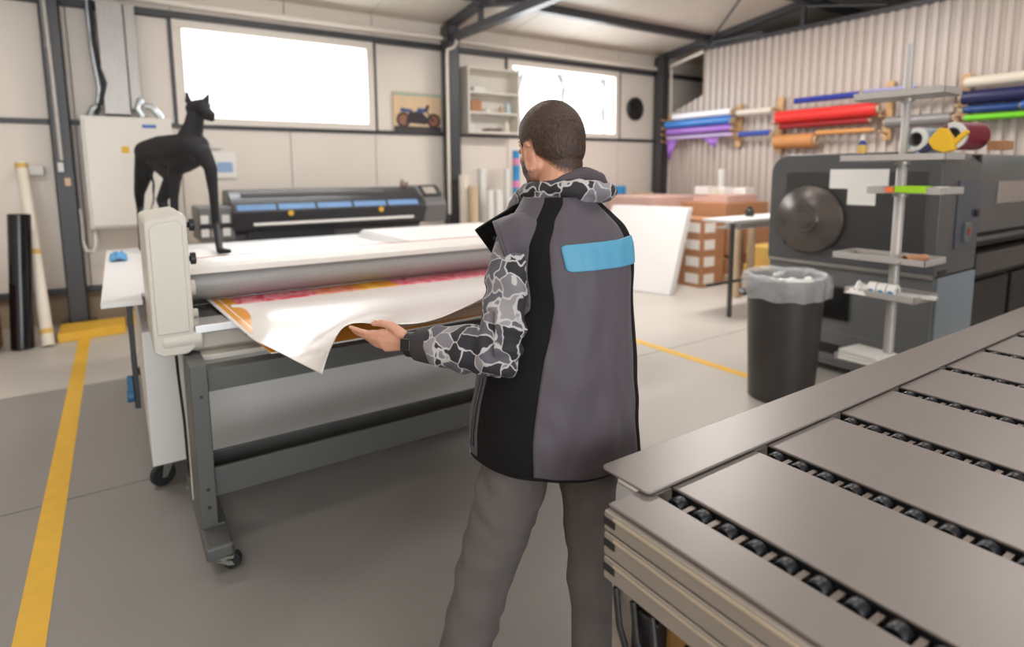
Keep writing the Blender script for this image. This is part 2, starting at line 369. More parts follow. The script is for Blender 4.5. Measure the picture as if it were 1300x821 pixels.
def caster(parent, x, y, r=0.045, top=0.13, name='caster', turn=0.0, rim=M_bluew, hub=M_zinc):
    """swivel caster under a frame: fork with plate, wheel"""
    Mz = rotz(turn)
    def T(p): return Vector((x, y, 0))+Mz@Vector(p)
    mb = MB().obox(T((0, 0, top-0.006)), (0.085, 0.075, 0.012), Mz)
    mb.cyl(T((0, 0, top-0.012)), T((0, 0, top-0.03)), 0.022)
    for s in (-1, 1):
        a = [T((-0.022, s*0.021, top-0.028)), T((0.03, s*0.021, top-0.028)), T((0.042, s*0.021, r-0.012)), T((0.018, s*0.021, r-0.012))]
        b = [p+Mz@Vector((0, s*0.003, 0)) for p in a]
        mb.add(a+b, [(0,1,2,3),(7,6,5,4),(0,4,5,1),(1,5,6,2),(2,6,7,3),(3,7,4,0)])
    mb.obox(T((0.0, 0, top-0.03)), (0.05, 0.048, 0.006), Mz)
    f = mb.build(name, hub, parent, bevel=0.002, seg=1)
    ax = Mz@Vector((0, 1, 0)); c = T((0.03, 0, r))
    wl = MB().lathe([(r*0.55, -0.016), (r*0.93, -0.016), (r, -0.01), (r, 0.01), (r*0.93, 0.016), (r*0.55, 0.016)], c, ax, 24).build('wheel', M_rubber, f)
    return f

# ------------------------------------------------------------------ roll laminator
lam = empty('roll_laminator', (1.25, 3.0, 0.0), 'long beige and grey roll laminator on a dark steel stand with casters', 'laminator')
LX0, LX1 = 0.19, 2.36
for k, x in enumerate((LX0, LX1-0.065)):
    lg = MB().box(x, x+0.065, 2.62, 2.92, 0.13, 0.83).build('leg', M_dgrey, lam, bevel=0.006)
    mb = MB()
    for z in (0.70, 0.3, 0.22): MB().cyl((x+0.035, 2.622, z), (x+0.035, 2.616, z), 0.007, n=10).build('bolt', M_black, lg)
    MB().box(x-0.005, x+0.075, 2.915, 2.935, 0.12, 0.84).build('side_plate', M_beige, lg, bevel=0.003)
    ft = MB().box(x-0.004, x+0.098, 2.46, 3.24, 0.072, 0.132).build('foot', M_dgrey, lam, bevel=0.014, seg=3)
    MB().box(x+0.004, x+0.09, 2.62, 2.94, 0.131, 0.139).build('weld_plate', M_dgrey, ft, bevel=0.002)
    caster(lam, x+0.065, 2.51, 0.036, 0.072, turn=R(-20)); caster(lam, x+0.04, 3.19, 0.036, 0.072, turn=R(60))
MB().box(LX0+0.065, LX1-0.065, 2.65, 2.74, 0.705, 0.80).build('upper_beam', M_dgrey, lam, bevel=0.004)
lb = MB().box(LX0+0.065, LX1-0.065, 2.65, 2.665, 0.245, 0.372).box(LX0+0.065, LX1-0.065, 2.665, 2.82, 0.245, 0.262).box(LX0+0.065, LX1-0.065, 2.82, 2.835, 0.245, 0.372).build('lower_beam', M_dgrey, lam, bevel=0.004)
bd = MB().prism([(2.84, 0.845), (2.86, 0.93), (3.26, 0.93), (3.26, 0.80), (2.9, 0.80)], 'x', 0.235, 2.315).build('bed', M_beige2, lam, bevel=0.006)
MB().box(0.25, 2.3, 2.78, 2.9, 0.80, 0.825).build('lower_strip', M_beige, lam, bevel=0.004)
mb = MB()
for k in range(7): mb.box(0.44+0.012*k, 0.446+0.012*k, 2.845, 2.852, 0.872, 0.9)
mb.build('vent_slots', M_black, bd)
MB().box(0.236, 2.314, 2.80, 2.96, 0.918, 0.956).build('feed_bar', M_alu, lam, bevel=0.005)
MB().box(0.236, 2.314, 2.965, 3.3, 0.93, 0.95).build('feed_bed', M_black, lam, bevel=0.003)
ro = MB().cyl((0.225, 3.32, 1.055), (2.33, 3.32, 1.055), 0.086, n=40).build('upper_roller', M_rollgrey, lam)
MB().cyl((0.225, 3.36, 0.885), (2.33, 3.36, 0.885), 0.04, n=24).build('lower_roller', M_rubber, lam)
cv = MB().prism([(3.225, 1.112), (3.232, 1.142), (3.27, 1.158), (3.44, 1.166), (3.46, 1.15), (3.44, 1.142), (3.28, 1.145), (3.245, 1.125)], 'x', 0.24, 2.315).build('roller_cover', M_white, lam, bevel=0.003)
MB().box(0.24, 2.315, 3.45, 3.454, 1.156, 1.1675).build('red_line', M_red, cv)
for side, (x0, x1) in enumerate(((0.082, 0.236), (2.314, 2.468))):
    sl = 0.02
    def house(fr, g):
        return [(x0+g, 0.86), (x0+0.03, 0.838+g), (x1-0.03, 0.838+g), (x1-g, 0.86), (x1-g, 1.425), (x1-0.012-g, 1.438-g), (x0+0.012+g, 1.418-g), (x0+g, 1.405)]
    h = MB().prism(house(0, 0.0), 'y', 2.80, 3.50).build('end_housing', M_beige, lam, bevel=0.022, seg=3)
    MB().prism([(x0+0.016, 0.935), (x1-0.018, 0.935), (x1-0.018, 1.395), (x1-0.034, 1.412), (x0+0.034, 1.40), (x0+0.016, 1.378)], 'y', 2.794, 2.81).build('cover_panel', M_beige, h, bevel=0.005)
    xx = (x0+0.03, x1+0.03) if side == 0 else (x0-0.03, x1-0.03)
    MB().cyl((xx[0], 2.855, 0.898), (xx[1], 2.855, 0.898), 0.06, n=28).build('pivot_boss', M_beige, h, bevel=0.01)
    s = 1 if side == 0 else -1; xe = x1 if side == 0 else x0
    for (yy, zz) in ((2.86, 1.385), (2.9, 1.235)):
        MB().cyl((xe-s*0.005, yy, zz), (xe+s*0.012, yy, zz), 0.012).cyl((xe+s*0.012, yy, zz), (xe+s*0.034, yy, zz), 0.027, n=14).build('knob', M_black, lam, bevel=0.004)
    for yy, zz, rr in ((3.05, 1.08, 0.035), (3.0, 0.965, 0.026)):
        MB().cyl((xe-s*0.005, yy, zz), (xe+s*0.035, yy, zz), rr).build('roller_bearing', M_beige, lam, bevel=0.004)
MB().tube([(0.165, 2.9, 0.85), (0.168, 2.92, 0.72), (0.178, 2.93, 0.5), (0.182, 2.96, 0.25), (0.19, 3.1, 0.16)], 0.006, 8).build('power_cable', M_black, lam)

# ------------------------------------------------------------------ flatbed table behind it
ft_ = empty('flatbed_table', (1.6, 4.5, 0.0), 'big white work table with pale cabinet below, right behind the laminator', 'table')
MB().prism([(-0.1, 3.315), (0.068, 3.315), (0.068, 3.53), (3.35, 3.53), (3.35, 5.71), (-0.1, 5.71)], 'z', 0.975, 1.0).build('tabletop', M_tabw, ft_, bevel=0.004)
MB().box(0.05, 3.2, 3.42, 5.5, 0.15, 0.835).build('cabinet', M_cabw, ft_, bevel=0.008)
MB().box(0.05, 3.2, 3.31, 3.42, 0.15, 0.84).build('front_panel', M_cabw, ft_, bevel=0.006)
MB().box(0.1, 3.1, 3.6, 5.4, 0.835, 0.975).build('apron', M_dgrey, ft_)
for x, y in ((0.12, 3.42), (1.37, 3.45), (3.05, 3.45), (0.12, 5.4), (3.05, 5.4)): caster(ft_, x, y, 0.06, 0.15, turn=R(200), hub=M_zinc)
MB().box(0.0, 0.024, 3.36, 3.39, 0.45, 0.975).build('side_post', M_black, ft_, bevel=0.003)
MB().cyl((-0.03, 3.36, 0.52), (0.0, 3.36, 0.52), 0.03, n=16).box(-0.025, 0.0, 3.345, 3.375, 0.5, 0.62).build('clamp', M_bluew, ft_, bevel=0.004)

# blue rag on the table's left end
rnd = random.Random(3); M_rag = mat('blue_rag', rgb(92, 150, 196), 0.9, var=0.25, scale=30)
def rag(u, v):
    a = (u-0.5)*2; b = (v-0.5)*2; s = max(0, 1-(a*a+b*b)*0.6)
    z = 0.006+0.055*s*(0.6+0.6*noise.noise(Vector((a*2.2, b*2.2, 1.7))))+0.012*abs(noise.noise(Vector((a*6, b*6, 5))))
    return (-0.02+a*0.05, 5.05+b*0.16, 1.002+max(z, 0.001))
tag(MB().grid(rag, 22, 22).build('cleaning_rag', M_rag, solid=0.004), 'crumpled blue cleaning rag on the left end of the white work table', 'rag')

# stack of white foam boards lying on the table
for k in range(4):
    a = R([0.6, -0.5, 1.2, 0.0][k]); cx, cy = 2.54+0.01*k, 4.88-0.015*k
    tag(MB().obox((cx, cy, 1.002+0.0075+0.0155*k), (1.3, 1.2, 0.015), rotz(a)).build('foam_board', M_board, bevel=0.0015, seg=1),
        ['white foam board lowest in the stack lying on the white work table', 'white foam board second from the bottom of the stack on the work table', 'white foam board second from the top of the stack on the work table', 'white foam board on top of the stack lying on the work table'][k], 'board', 'foam boards stacked on the work table')
# thin white sheets spread on the table
for k, (x0, x1, y0, y1, lab) in enumerate(((0.35, 1.7, 3.75, 5.5, 'thin white sheet spread flat on the table under the dog mannequin'), (1.2, 2.0, 3.6, 4.9, 'thin white sheet spread flat on the table left of the board stack'))):
    tag(MB().box(x0, x1, y0, y1, 1.0006+0.0015*k, 1.0016+0.0015*k).build('paper_sheet', M_board, smooth=False), lab, 'sheet', 'sheets spread on the work table')

# ------------------------------------------------------------------ printed sheet and the white film that is peeled over it
def print_mat():
    m = bpy.data.materials.new('pink_and_orange_print'); m.use_nodes = True; nt = m.node_tree; b = nt.nodes['Principled BSDF']; b.inputs['Roughness'].default_value = 0.3
    tc = nt.nodes.new('ShaderNodeTexCoord'); sp = nt.nodes.new('ShaderNodeSeparateXYZ'); nt.links.new(tc.outputs['UV'], sp.inputs[0])
    def ramp(src, stops, interp='CONSTANT'):
        r = nt.nodes.new('ShaderNodeValToRGB'); r.color_ramp.interpolation = interp
        while len(r.color_ramp.elements) < len(stops): r.color_ramp.elements.new(0.5)
        for e, (p, c) in zip(r.color_ramp.elements, stops): e.position = p; e.color = c
        nt.links.new(src, r.inputs[0]); return r.outputs[0]
    O = rgb(222, 150, 40); P = rgb(226, 120, 140); Wh = rgb(244, 242, 240); P2 = rgb(236, 168, 170); D = rgb(206, 40, 60)
    nz = nt.nodes.new('ShaderNodeTexNoise'); nz.inputs['Scale'].default_value = 9; nz.inputs['Detail'].default_value = 5
    mp = nt.nodes.new('ShaderNodeMapping'); mp.inputs['Scale'].default_value = (5, 1.6, 1); nt.links.new(tc.outputs['UV'], mp.inputs[0]); nt.links.new(mp.outputs[0], nz.inputs['Vector'])
    art = ramp(nz.outputs['Fac'], [(0.0, rgb(120, 20, 40)), (0.40, D), (0.47, P), (0.56, P2), (0.62, P), (0.7, D)], 'LINEAR')
    mask = ramp(sp.outputs[0], [(0.0, (0, 0, 0, 1)), (0.085, (1, 1, 1, 1)), (0.30, (0.55, .55, .55, 1)), (0.43, (0, 0, 0, 1)), (0.56, (1, 1, 1, 1)), (0.97, (0, 0, 0, 1))])
    osub = ramp(sp.outputs[0], [(0.0, Wh), (0.016, O), (0.04, Wh), (0.045, O), (0.085, O), (0.46, rgb(232, 176, 60)), (0.5, O), (0.985, Wh)])
    mx = nt.nodes.new('ShaderNodeMix'); mx.data_type = 'RGBA'; nt.links.new(mask, mx.inputs['Factor']); nt.links.new(osub, mx.inputs['A']); nt.links.new(art, mx.inputs['B'])
    fr = ramp(sp.outputs[1], [(0.0, (0, 0, 0, 1)), (0.76, (1, 1, 1, 1))])
    fc = ramp(sp.outputs[0], [(0.0, O), (0.36, O), (0.42, rgb(222, 204, 186)), (0.9, rgb(222, 204, 186))], 'LINEAR')
    mx2 = nt.nodes.new('ShaderNodeMix'); mx2.data_type = 'RGBA'; nt.links.new(fr, mx2.inputs['Factor']); nt.links.new(mx.outputs['Result'], mx2.inputs['A']); nt.links.new(fc, mx2.inputs['B'])
    fr1 = ramp(sp.outputs[1], [(0.0, (0, 0, 0, 1)), (0.93, (1, 1, 1, 1))])
    mx4 = nt.nodes.new('ShaderNodeMix'); mx4.data_type = 'RGBA'; nt.links.new(fr1, mx4.inputs['Factor']); nt.links.new(mx2.outputs['Result'], mx4.inputs['A']); mx4.inputs['B'].default_value = O
    fr2 = ramp(sp.outputs[1], [(0.0, (0, 0, 0, 1)), (0.97, (1, 1, 1, 1))])
    mx3 = nt.nodes.new('ShaderNodeMix'); mx3.data_type = 'RGBA'; nt.links.new(fr2, mx3.inputs['Factor']); nt.links.new(mx4.outputs['Result'], mx3.inputs['A']); mx3.inputs['B'].default_value = Wh
    nt.links.new(mx3.outputs['Result'], b.inputs['Base Color']); return m
def uv_sheet(name, fn, nu, nv, material, solid, origin):
    mb = MB().grid(fn, nu, nv); me = bpy.data.meshes.new(name); o_ = Vector(origin)
    me.from_pydata([tuple(Vector(p)-o_) for p in mb.v], [], mb.f); uv = me.uv_layers.new(name='UVMap')
    for l in me.loops: i = l.vertex_index; uv.data[l.index].uv = ((i % nu)/(nu-1), (i//nu)/(nv-1))
    for p in me.polygons: p.use_smooth = True
    me.materials.append(material); o = bpy.data.objects.new(name, me); col.objects.link(o); o.location = o_
    if solid: md = o.modifiers.new('thick', 'SOLIDIFY'); md.thickness = solid; md.offset = 1
    return o
V = Vector
zP = 0.962
PR = [[V((0.345, 3.33, zP)), V((0.9, 3.33, zP)), V((1.5, 3.33, zP)), V((2.2, 3.33, zP))],
      [V((0.368, 2.9, zP)), V((0.9, 2.9, zP+.002)), V((1.5, 2.9, zP+.002)), V((2.2, 2.9, zP))],
      [aty(318, 428, 2.55), V((0.85, 2.55, zP+.004)), V((1.5, 2.55, zP+.004)), V((2.2, 2.55, zP))],
      [aty(345, 449, 2.30), aty(480, 427, 2.28), aty(612, 402, 2.26), V((2.1, 2.25, zP))]]
tag(uv_sheet('printed_sheet', lambda u, v: net(PR, u, v), 40, 30, print_mat(), -0.0012, (1.2, 2.8, zP)), 'pink and orange printed sheet coming out under the laminator roller', 'print')
M_film = mat('white_film', rgb(243, 239, 236), 0.22, var=0.01, coat=0.3)
FL = [[V((0.42, 3.10, zP+.006)), V((0.56, 3.08, zP+.006)), V((0.75, 3.08, zP+.006)), V((1.0, 3.08, zP+.006)), V((1.5, 3.06, zP+.006)), V((2.05, 3.05, zP+.006))],
      [aty(313, 424, 2.62), V((0.54, 2.72, zP+.02)), V((0.75, 2.7, zP+.035)), V((1.0, 2.7, zP+.035)), V((1.45, 2.7, zP+.03)), V((2.05, 2.7, zP+.03))],
      [aty(352, 446, 2.22), aty(390, 434, 2.25), V((0.72, 2.22, 1.03)), V((0.95, 2.3, 1.03)), V((1.35, 2.34, 1.02)), V((1.95, 2.4, 1.03))],
      [atd(409, 475, 1.92), atd(421, 440, 1.85), atd(444, 411.5, 1.725), atd(500, 412, 1.83), atd(560, 403, 2.05), atd(645, 362, 2.3)]]
film = uv_sheet('peeled_film', lambda u, v: net(FL, u, v), 60, 44, M_film, -0.0008, (1.2, 2.5, 1.0))
tag(film, 'wide white film curling off the print, its edge held in the hand of the person', 'film')

# ------------------------------------------------------------------ black dog mannequin on the table
M_dog = mat('matt_black_flock', rgb(15, 15, 18), 0.7, var=0.1, scale=20)
mb = MB()
D0 = 4.78                                     # distance of the body along the view axis
def dg(x, y, dd=0.0): return atd(x, y, D0+dd)
chain(mb, [dg(187, 193, .25), dg(205, 190, .12), dg(228, 190, -.05), dg(246, 186, -.12)], [.098, .115, .125, .115])     # trunk
chain(mb, [dg(205, 202, .12), dg(232, 204, -.05), dg(248, 198, -.12)], [.07, .10, .085])                                # belly and chest
chain(mb, [dg(240, 180, -.1), dg(246, 160, -.12), dg(249, 142, -.12)], [.10, .072, .062])                               # neck
chain(mb, [dg(247, 138, -.12), dg(257, 135, -.15)], [.066, .058]); chain(mb, [dg(257, 138, -.15), dg(268, 146, -.18)], [.05, .032])
chain(mb, [dg(262, 148, -.17), dg(269, 151, -.18)], [.03, .022])
for (a, b, t) in (((239, 128), (237, 116), -.08), ((262, 127), (265, 119), -.16)): chain(mb, [dg(*a, t), dg(*b, t)], [.026, .007])
def leg_to_table(x, y, z=1.012): return atz(x, y, z)
# hind legs: thigh, knee, hock, shank, paw
f1 = atz(181, 315, 1.032)
chain(mb, [dg(186, 200, .27), dg(182, 222, .3), dg(177, 245, .42), dg(178, 265, .5), f1], [.088, .07, .043, .030, .026]); chain(mb, [f1, f1+V((.07, -.05, -.004))], [.026, .018])
f2 = V((0.36, 5.62, 1.032))
chain(mb, [dg(194, 198, .22), f2+V((.04, -.05, .55)), f2+V((-.05, .04, .36)), f2+V((-.02, .0, .2)), f2], [.085, .065, .042, .030, .026]); chain(mb, [f2, f2+V((.07, -.05, -.004))], [.026, .018])
# front legs
f3 = atz(222, 329, 1.032)
chain(mb, [dg(229, 200, -.05), dg(222, 222, -.03), dg(221, 250, .0), dg(222, 275, .0), f3], [.085, .052, .034, .029, .026]); chain(mb, [f3, f3+V((.07, -.04, -.004))], [.026, .018])
f4 = atz(279, 318, 1.032)
chain(mb, [dg(256, 194, -.14), dg(267, 212, -.12), dg(271, 245, -.05), dg(274, 285, .05), f4], [.075, .05, .036, .030, .026]); chain(mb, [f4, f4+V((.055, -.06, -.004))], [.027, .019])
chain(mb, [dg(184, 196, .33), dg(195, 232, .25), dg(195, 255, .25), dg(191, 268, .25)], [.02, .012, .009, .007])          # tail
tag(blob(mb, 'dog_mannequin', M_dog, 0.009, 5, origin=(0.4, 5.35, 1.0)), 'matt black dog mannequin with pricked ears standing on the white table', 'mannequin')

# ------------------------------------------------------------------ left corner: column fittings, switch cabinet, duct, rolls
M_cab = mat('switch_cabinet_paint', rgb(226, 222, 214), 0.4, var=0.01)
M_galv = mat('galvanised_duct', rgb(172, 168, 164), 0.4, 0.55, var=0.12, scale=9, stretch=(6, 6, 0.6))
M_flex = mat('foil_flex_hose', rgb(205, 212, 216), 0.3, 0.7, var=0.15, scale=20)
M_brown = mat('cardboard', rgb(178, 128, 92), 0.75, var=0.06, scale=10)
M_brown2 = mat('dark_cardboard', rgb(140, 98, 66), 0.8, var=0.08, scale=10)
M_tan = mat('pale_cardboard', rgb(205, 180, 150), 0.75, var=0.05)
M_glossblack = mat('glossy_black_film', rgb(18, 18, 20), 0.16, var=0.05)
M_tubew = mat('white_tube', rgb(226, 216, 202), 0.5, var=0.03, scale=5)
M_tape = mat('yellow_tape', rgb(214, 178, 96), 0.5)
M_paperw = mat('paper_white', rgb(240, 238, 234), 0.7, var=0.01)
M_blue = mat('label_blue', rgb(70, 110, 190), 0.5)

c = empty('switch_cabinet', (0.16, 7.74, 1.03), 'large white electrical switch cabinet mounted on the wall behind the dog mannequin', 'cabinet')
MB().box(-0.25, 0.57, 7.62, 7.87, 1.03, 2.21).build('body', M_cab, c, bevel=0.006)
d = MB().box(-0.225, 0.545, 7.598, 7.622, 1.055, 2.185).build('door', M_cab, c, bevel=0.008)
MB().box(0.50, 0.52, 7.585, 7.6, 1.55, 1.68).build('handle', M_black, d, bevel=0.003)
MB().prism([(0.085, 1.83), (0.155, 1.83), (0.155, 1.90), (0.085, 1.90)], 'y', 7.594, 7.599).build('warning_sticker', M_yel, d)
MB().box(0.29, 0.42, 7.594, 7.599, 2.10, 2.135).build('name_plate', M_blue, d)
t = empty('air_duct', (0.14, 7.75, 2.28), 'galvanised sheet duct rising from the switch cabinet to the roof', 'duct')
MB().box(-0.03, 0.20, 7.66, 7.85, 2.24, 3.4).box(0.21, 0.31, 7.70, 7.85, 2.3, 3.4).build('sheet_duct', M_galv, t, bevel=0.006)['kind'] = 'stuff'
MB().tube([(-0.07, 7.72, 3.4), (-0.075, 7.70, 3.0), (-0.05, 7.69, 2.75), (-0.01, 7.64, 2.55), (-0.06, 7.66, 2.35), (-0.11, 7.68, 2.23)], 0.022, 10).build('black_cable', M_black, t)
MB().tube([(-0.1, 7.76, 3.4), (-0.09, 7.76, 2.9), (-0.06, 7.76, 2.5), (-0.09, 7.74, 2.3)], 0.026, 12).build('bright_pipe', M_flex, t)
for p in ([(-0.16, 7.72, 2.215), (-0.13, 7.70, 2.29), (-0.05, 7.69, 2.33)], [(0.30, 7.72, 2.41), (0.27, 7.68, 2.30), (0.31, 7.68, 2.22)], [(0.34, 7.70, 2.34), (0.40, 7.69, 2.33), (0.46, 7.68, 2.25), (0.47, 7.69, 2.215)]):
    MB().tube(p, 0.04, 12).build('flex_hose', M_flex, t)
# conduit and small boxes on the left column
cp = MB().tube([(-0.455, 7.575, 3.44), (-0.44, 7.575, 2.6), (-0.435, 7.575, 1.75)], 0.024, 10).build('conduit_pipe', M_galv)
tag(cp, 'galvanised conduit pipe running down the face of the left steel column', 'pipe')
MB().lathe([(0.03, 0), (0.03, 0.03)], (-0.446, 7.575, 2.86)).build('clip', M_galv, cp)
for (x, y, z, sx, sz, mm, nm, lab) in ((-0.445, 7.585, 1.68, .05, .10, M_galv, 'junction_box', 'small grey junction box at the lower end of the column conduit'), (-0.40, 7.585, 1.53, .05, .08, M_tan, 'junction_box', 'small tan junction box on the left column below the conduit')):
    tag(MB().box(x-sx/2, x+sx/2, y-.02, y+.02, z-sz/2, z+sz/2).build(nm, mm, bevel=0.004), lab, 'box', 'junction boxes on the left column')
s = empty('wall_socket', (-0.72, 7.86, 1.60), 'white double wall socket left of the left steel column', 'socket')
MB().box(-0.83, -0.60, 7.80, 7.88, 1.60, 1.70).build('housing', M_white, s, bevel=0.008)
for x in (-0.77, -0.66): MB().cyl((x, 7.80, 1.65), (x, 7.795, 1.65), 0.035).build('outlet', M_cab, s)
tag(MB().tube([(-0.22, 7.72, 1.03), (-0.22, 7.70, 0.86), (-0.25, 7.70, 0.78), (-0.31, 7.70, 0.80), (-0.335, 7.70, 0.9), (-0.33, 7.70, 1.25)], 0.022, 10).build('cable_loop', M_cab), 'pale cable looping from the switch cabinet to the left steel column', 'cable')
# yellow kerb around the column foot
tag(MB().prism([(-0.57, 6.99), (-0.02, 7.05), (-0.02, 7.48), (-0.57, 7.48)], 'z', 0.0, 0.085).build('yellow_kerb', M_yel, bevel=0.006), 'yellow painted kerb block in front of the left steel column', 'kerb')
tag(MB().box(0.0, 0.42, 7.35, 7.8, 0.0, 0.085).build('yellow_kerb', M_yel, bevel=0.006), 'shorter yellow kerb block set back under the white table', 'kerb')

def leaning(name, p0, p1, r, mm, lab, cat='roll', group=None, core=True):
    o = empty(name, (p0[0], p0[1], 0), lab, cat, group)
    if core: MB().pipe(p0, p1, r, r*0.62).build('film_roll' if 'roll' in name else 'tube_wall', mm, o, bevel=0.003)
    else: MB().cyl(p0, p1, r, n=28).build('tube_wall', mm, o, bevel=0.003)
    return o
def axis_pt(a, b, t): return Vector(a)+(Vector(b)-Vector(a))*t
a_, b_ = V((-0.83, 6.96, 0.006)), aty(24, 272, 7.1)
o = leaning('film_roll', a_, b_, 0.088, M_glossblack, 'glossy black film roll standing upright on the floor in the left corner')
a_, b_ = V((-0.635, 6.92, 0.006)), V((-0.76, 7.62, 1.73))
o = leaning('long_tube', a_, b_, 0.05, M_tubew, 'long cream tube leaning on the wall beside the black film roll', 'tube')
for tt in (0.06, 0.48, 0.96):
    d = (b_-a_).normalized(); q = axis_pt(a_, b_, tt); MB().pipe(q, q+d*0.05, 0.0515, 0.049).build('tape_band', M_tape, o)
b = empty('carton', (-1.3, 7.0, 0), 'brown cardboard carton at the left edge beside the black film roll', 'box')
MB().box(-1.55, -1.0, 6.75, 7.25, 0, 0.62).build('box_body', M_brown2, b, bevel=0.006)
MB().box(-1.55, -1.0, 6.99, 7.01, 0.62, 0.622).build('tape_strip', M_tape, b)
b = empty('tool_bag', (-1.2, 7.0, 0.622), 'dark grey tool bag lying on the brown carton in the left corner', 'bag')
mb = MB(); chain(mb, [V((-1.35, 7.0, 0.73)), V((-1.08, 7.02, 0.72))], [0.105, 0.09]); blob(mb, 'bag_body', mat('grey_canvas', rgb(78, 82, 88), 0.8, var=0.2), 0.012, 4, b)
MB().tube([(-1.32, 7.0, 0.82), (-1.28, 7.0, 0.93), (-1.15, 7.01, 0.93), (-1.11, 7.02, 0.80)], 0.012, 8).build('handle', M_black, b)
# printed notices right of the dog
n1 = empty('wall_notice', (1.12, 7.87, 1.55), 'small white notice with a pale blue print on the wall behind the dog mannequin', 'notice')
MB().box(0.99, 1.24, 7.865, 7.875, 1.55, 1.86).build('sheet', M_paperw, n1); MB().box(1.03, 1.2, 7.86, 7.865, 1.62, 1.74).build('blue_print', mat('pale_blue_ink', rgb(150, 180, 215), 0.6), n1)
tag(MB().box(0.98, 1.10, 7.85, 7.875, 1.90, 1.97).build('light_switch', M_white, bevel=0.004), 'small white light switch above the notice behind the dog mannequin', 'switch')

# ------------------------------------------------------------------ wide printer along the back wall
M_pr = mat('printer_dark_plastic', rgb(58, 58, 62), 0.38, var=0.04)
M_pr2 = mat('printer_grey_plastic', rgb(108, 106, 106), 0.42, var=0.03)
M_pane = mat('blue_tinted_pane', rgb(124, 160, 204), 0.12, var=0.15, scale=3)
p = empty('wide_format_printer', (2.1, 7.05, 0), 'long dark wide format printer with a blue-tinted window strip along the back wall', 'printer')
MB().prism([(6.80, 1.00), (6.74, 1.13), (6.72, 1.20), (6.80, 1.28), (6.93, 1.35), (7.05, 1.41), (7.4, 1.42), (7.45, 1.3), (7.45, 0.95), (6.95, 0.95)], 'x', 1.0, 3.22).build('hood', M_pr, p, bevel=0.012)
MB().box(1.12, 2.75, 6.95, 6.99, 1.345, 1.395).build('top_label', M_pr2, p, bevel=0.004)
for k in range(5):
    x0 = 1.03+k*0.42
    MB().add([(x0+.015, 6.737, 1.212), (x0+.405, 6.737, 1.212), (x0+.405, 6.792, 1.268), (x0+.015, 6.792, 1.268)], [(0, 1, 2, 3)]).build('window_pane', M_pane, p, solid=0.008, smooth=False)
for x in (1.58, 2.62): MB().cyl((x, 6.735, 1.17), (x, 6.715, 1.17), 0.03, n=16).build('yellow_button', M_yel, p)
MB().box(1.2, 3.05, 6.74, 6.80, 1.045, 1.075).build('paper_slot', M_paperw, p, bevel=0.003)
MB().box(1.0, 3.22, 6.95, 7.4, 0.62, 0.95).build('lower_body', M_pr2, p, bevel=0.008)
MB().box(1.15, 2.1, 6.88, 6.96, 0.78, 0.98).build('output_bin', M_pr, p, bevel=0.008)
MB().box(1.2, 2.05, 6.862, 6.885, 0.80, 0.88).build('bin_window', M_pane, p, bevel=0.004)
pod = MB().prism([(6.78, 0.98), (6.76, 1.2), (6.84, 1.32), (7.0, 1.43), (7.42, 1.43), (7.42, 0.98)], 'x', 3.2, 3.52).build('control_pod', M_pr2, p, bevel=0.02, seg=3)
MB().add([(3.22, 6.815, 1.305), (3.47, 6.815, 1.305), (3.47, 6.985, 1.436), (3.22, 6.985, 1.436)], [(0, 1, 2, 3)]).build('pod_cover', M_pr, pod, solid=0.012, smooth=False)
MB().add([(3.26, 6.84, 1.333), (3.42, 6.84, 1.333), (3.42, 6.945, 1.413), (3.26, 6.945, 1.413)], [(0, 1, 2, 3)]).build('screen', mat('beige_screen', rgb(176, 168, 158), 0.2), pod, solid=0.014, smooth=False)
ink = MB().box(0.68, 1.02, 6.80, 7.4, 0.9, 1.26).build('ink_module', M_pr2, p, bevel=0.02)
for k, (x, z) in enumerate(((0.70, 1.09), (0.80, 1.09), (0.90, 1.09), (0.70, 0.95), (0.80, 0.95), (0.90, 0.95))): MB().box(x, x+0.075, 6.785, 6.82, z, z+0.085).build('ink_cartridge', M_white, ink, bevel=0.006)
MB().box(0.69, 1.01, 6.79, 6.81, 1.03, 1.08).build('ink_rail', M_black, ink)
for x in (1.05, 3.1):
    MB().box(x, x+0.08, 7.05, 7.2, 0.08, 0.64).build('leg', M_pr, p, bevel=0.006); MB().box(x, x+0.08, 6.75, 7.5, 0.05, 0.1).build('foot', M_pr, p, bevel=0.01)
    for y in (6.8, 7.45): MB().cyl((x+0.02, y, 0.027), (x+0.06, y, 0.027), 0.027).build('wheel', M_rubber, p)
b = empty('figurine', (3.06, 7.1, 1.425), 'small dusky ornament standing on the printer beside its control pod', 'ornament')
mb = MB(); chain(mb, [V((3.06, 7.1, 1.45)), V((3.06, 7.1, 1.49))], [0.035, 0.028]); chain(mb, [V((3.10, 7.1, 1.445)), V((3.12, 7.1, 1.46))], [0.03, 0.025]); blob(mb, 'body', mat('dusky_pink', rgb(150, 120, 118), 0.7, var=0.2), 0.006, 3, b)

# ------------------------------------------------------------------ motorcycle poster, wall shelf, vent, tubes on the back wall
p = empty('motorcycle_poster', (3.66, 7.86, 2.18), 'sand coloured poster of a motorcycle on the wall between window and steel column', 'poster')
MB().box(3.29, 4.02, 7.845, 7.875, 2.185, 2.72).build('canvas', mat('sandy_print', rgb(226, 196, 160), 0.6, var=0.08, scale=5), p, bevel=0.002)
MB().box(3.29, 4.02, 7.840, 7.846, 2.675, 2.705).build('sky_strip', mat('teal_ink', rgb(150, 184, 172), 0.6), p, smooth=False)
MB().box(3.29, 4.02, 7.840, 7.846, 2.186, 2.25).build('ground_strip', mat('dark_ink', rgb(66, 62, 66), 0.6), p, smooth=False)
M_ink = mat('bike_ink', rgb(50, 44, 46), 0.6); M_inkb = mat('bike_blue_ink', rgb(60, 84, 130), 0.6); M_inkr = mat('bike_rust_ink', rgb(150, 100, 80), 0.6)
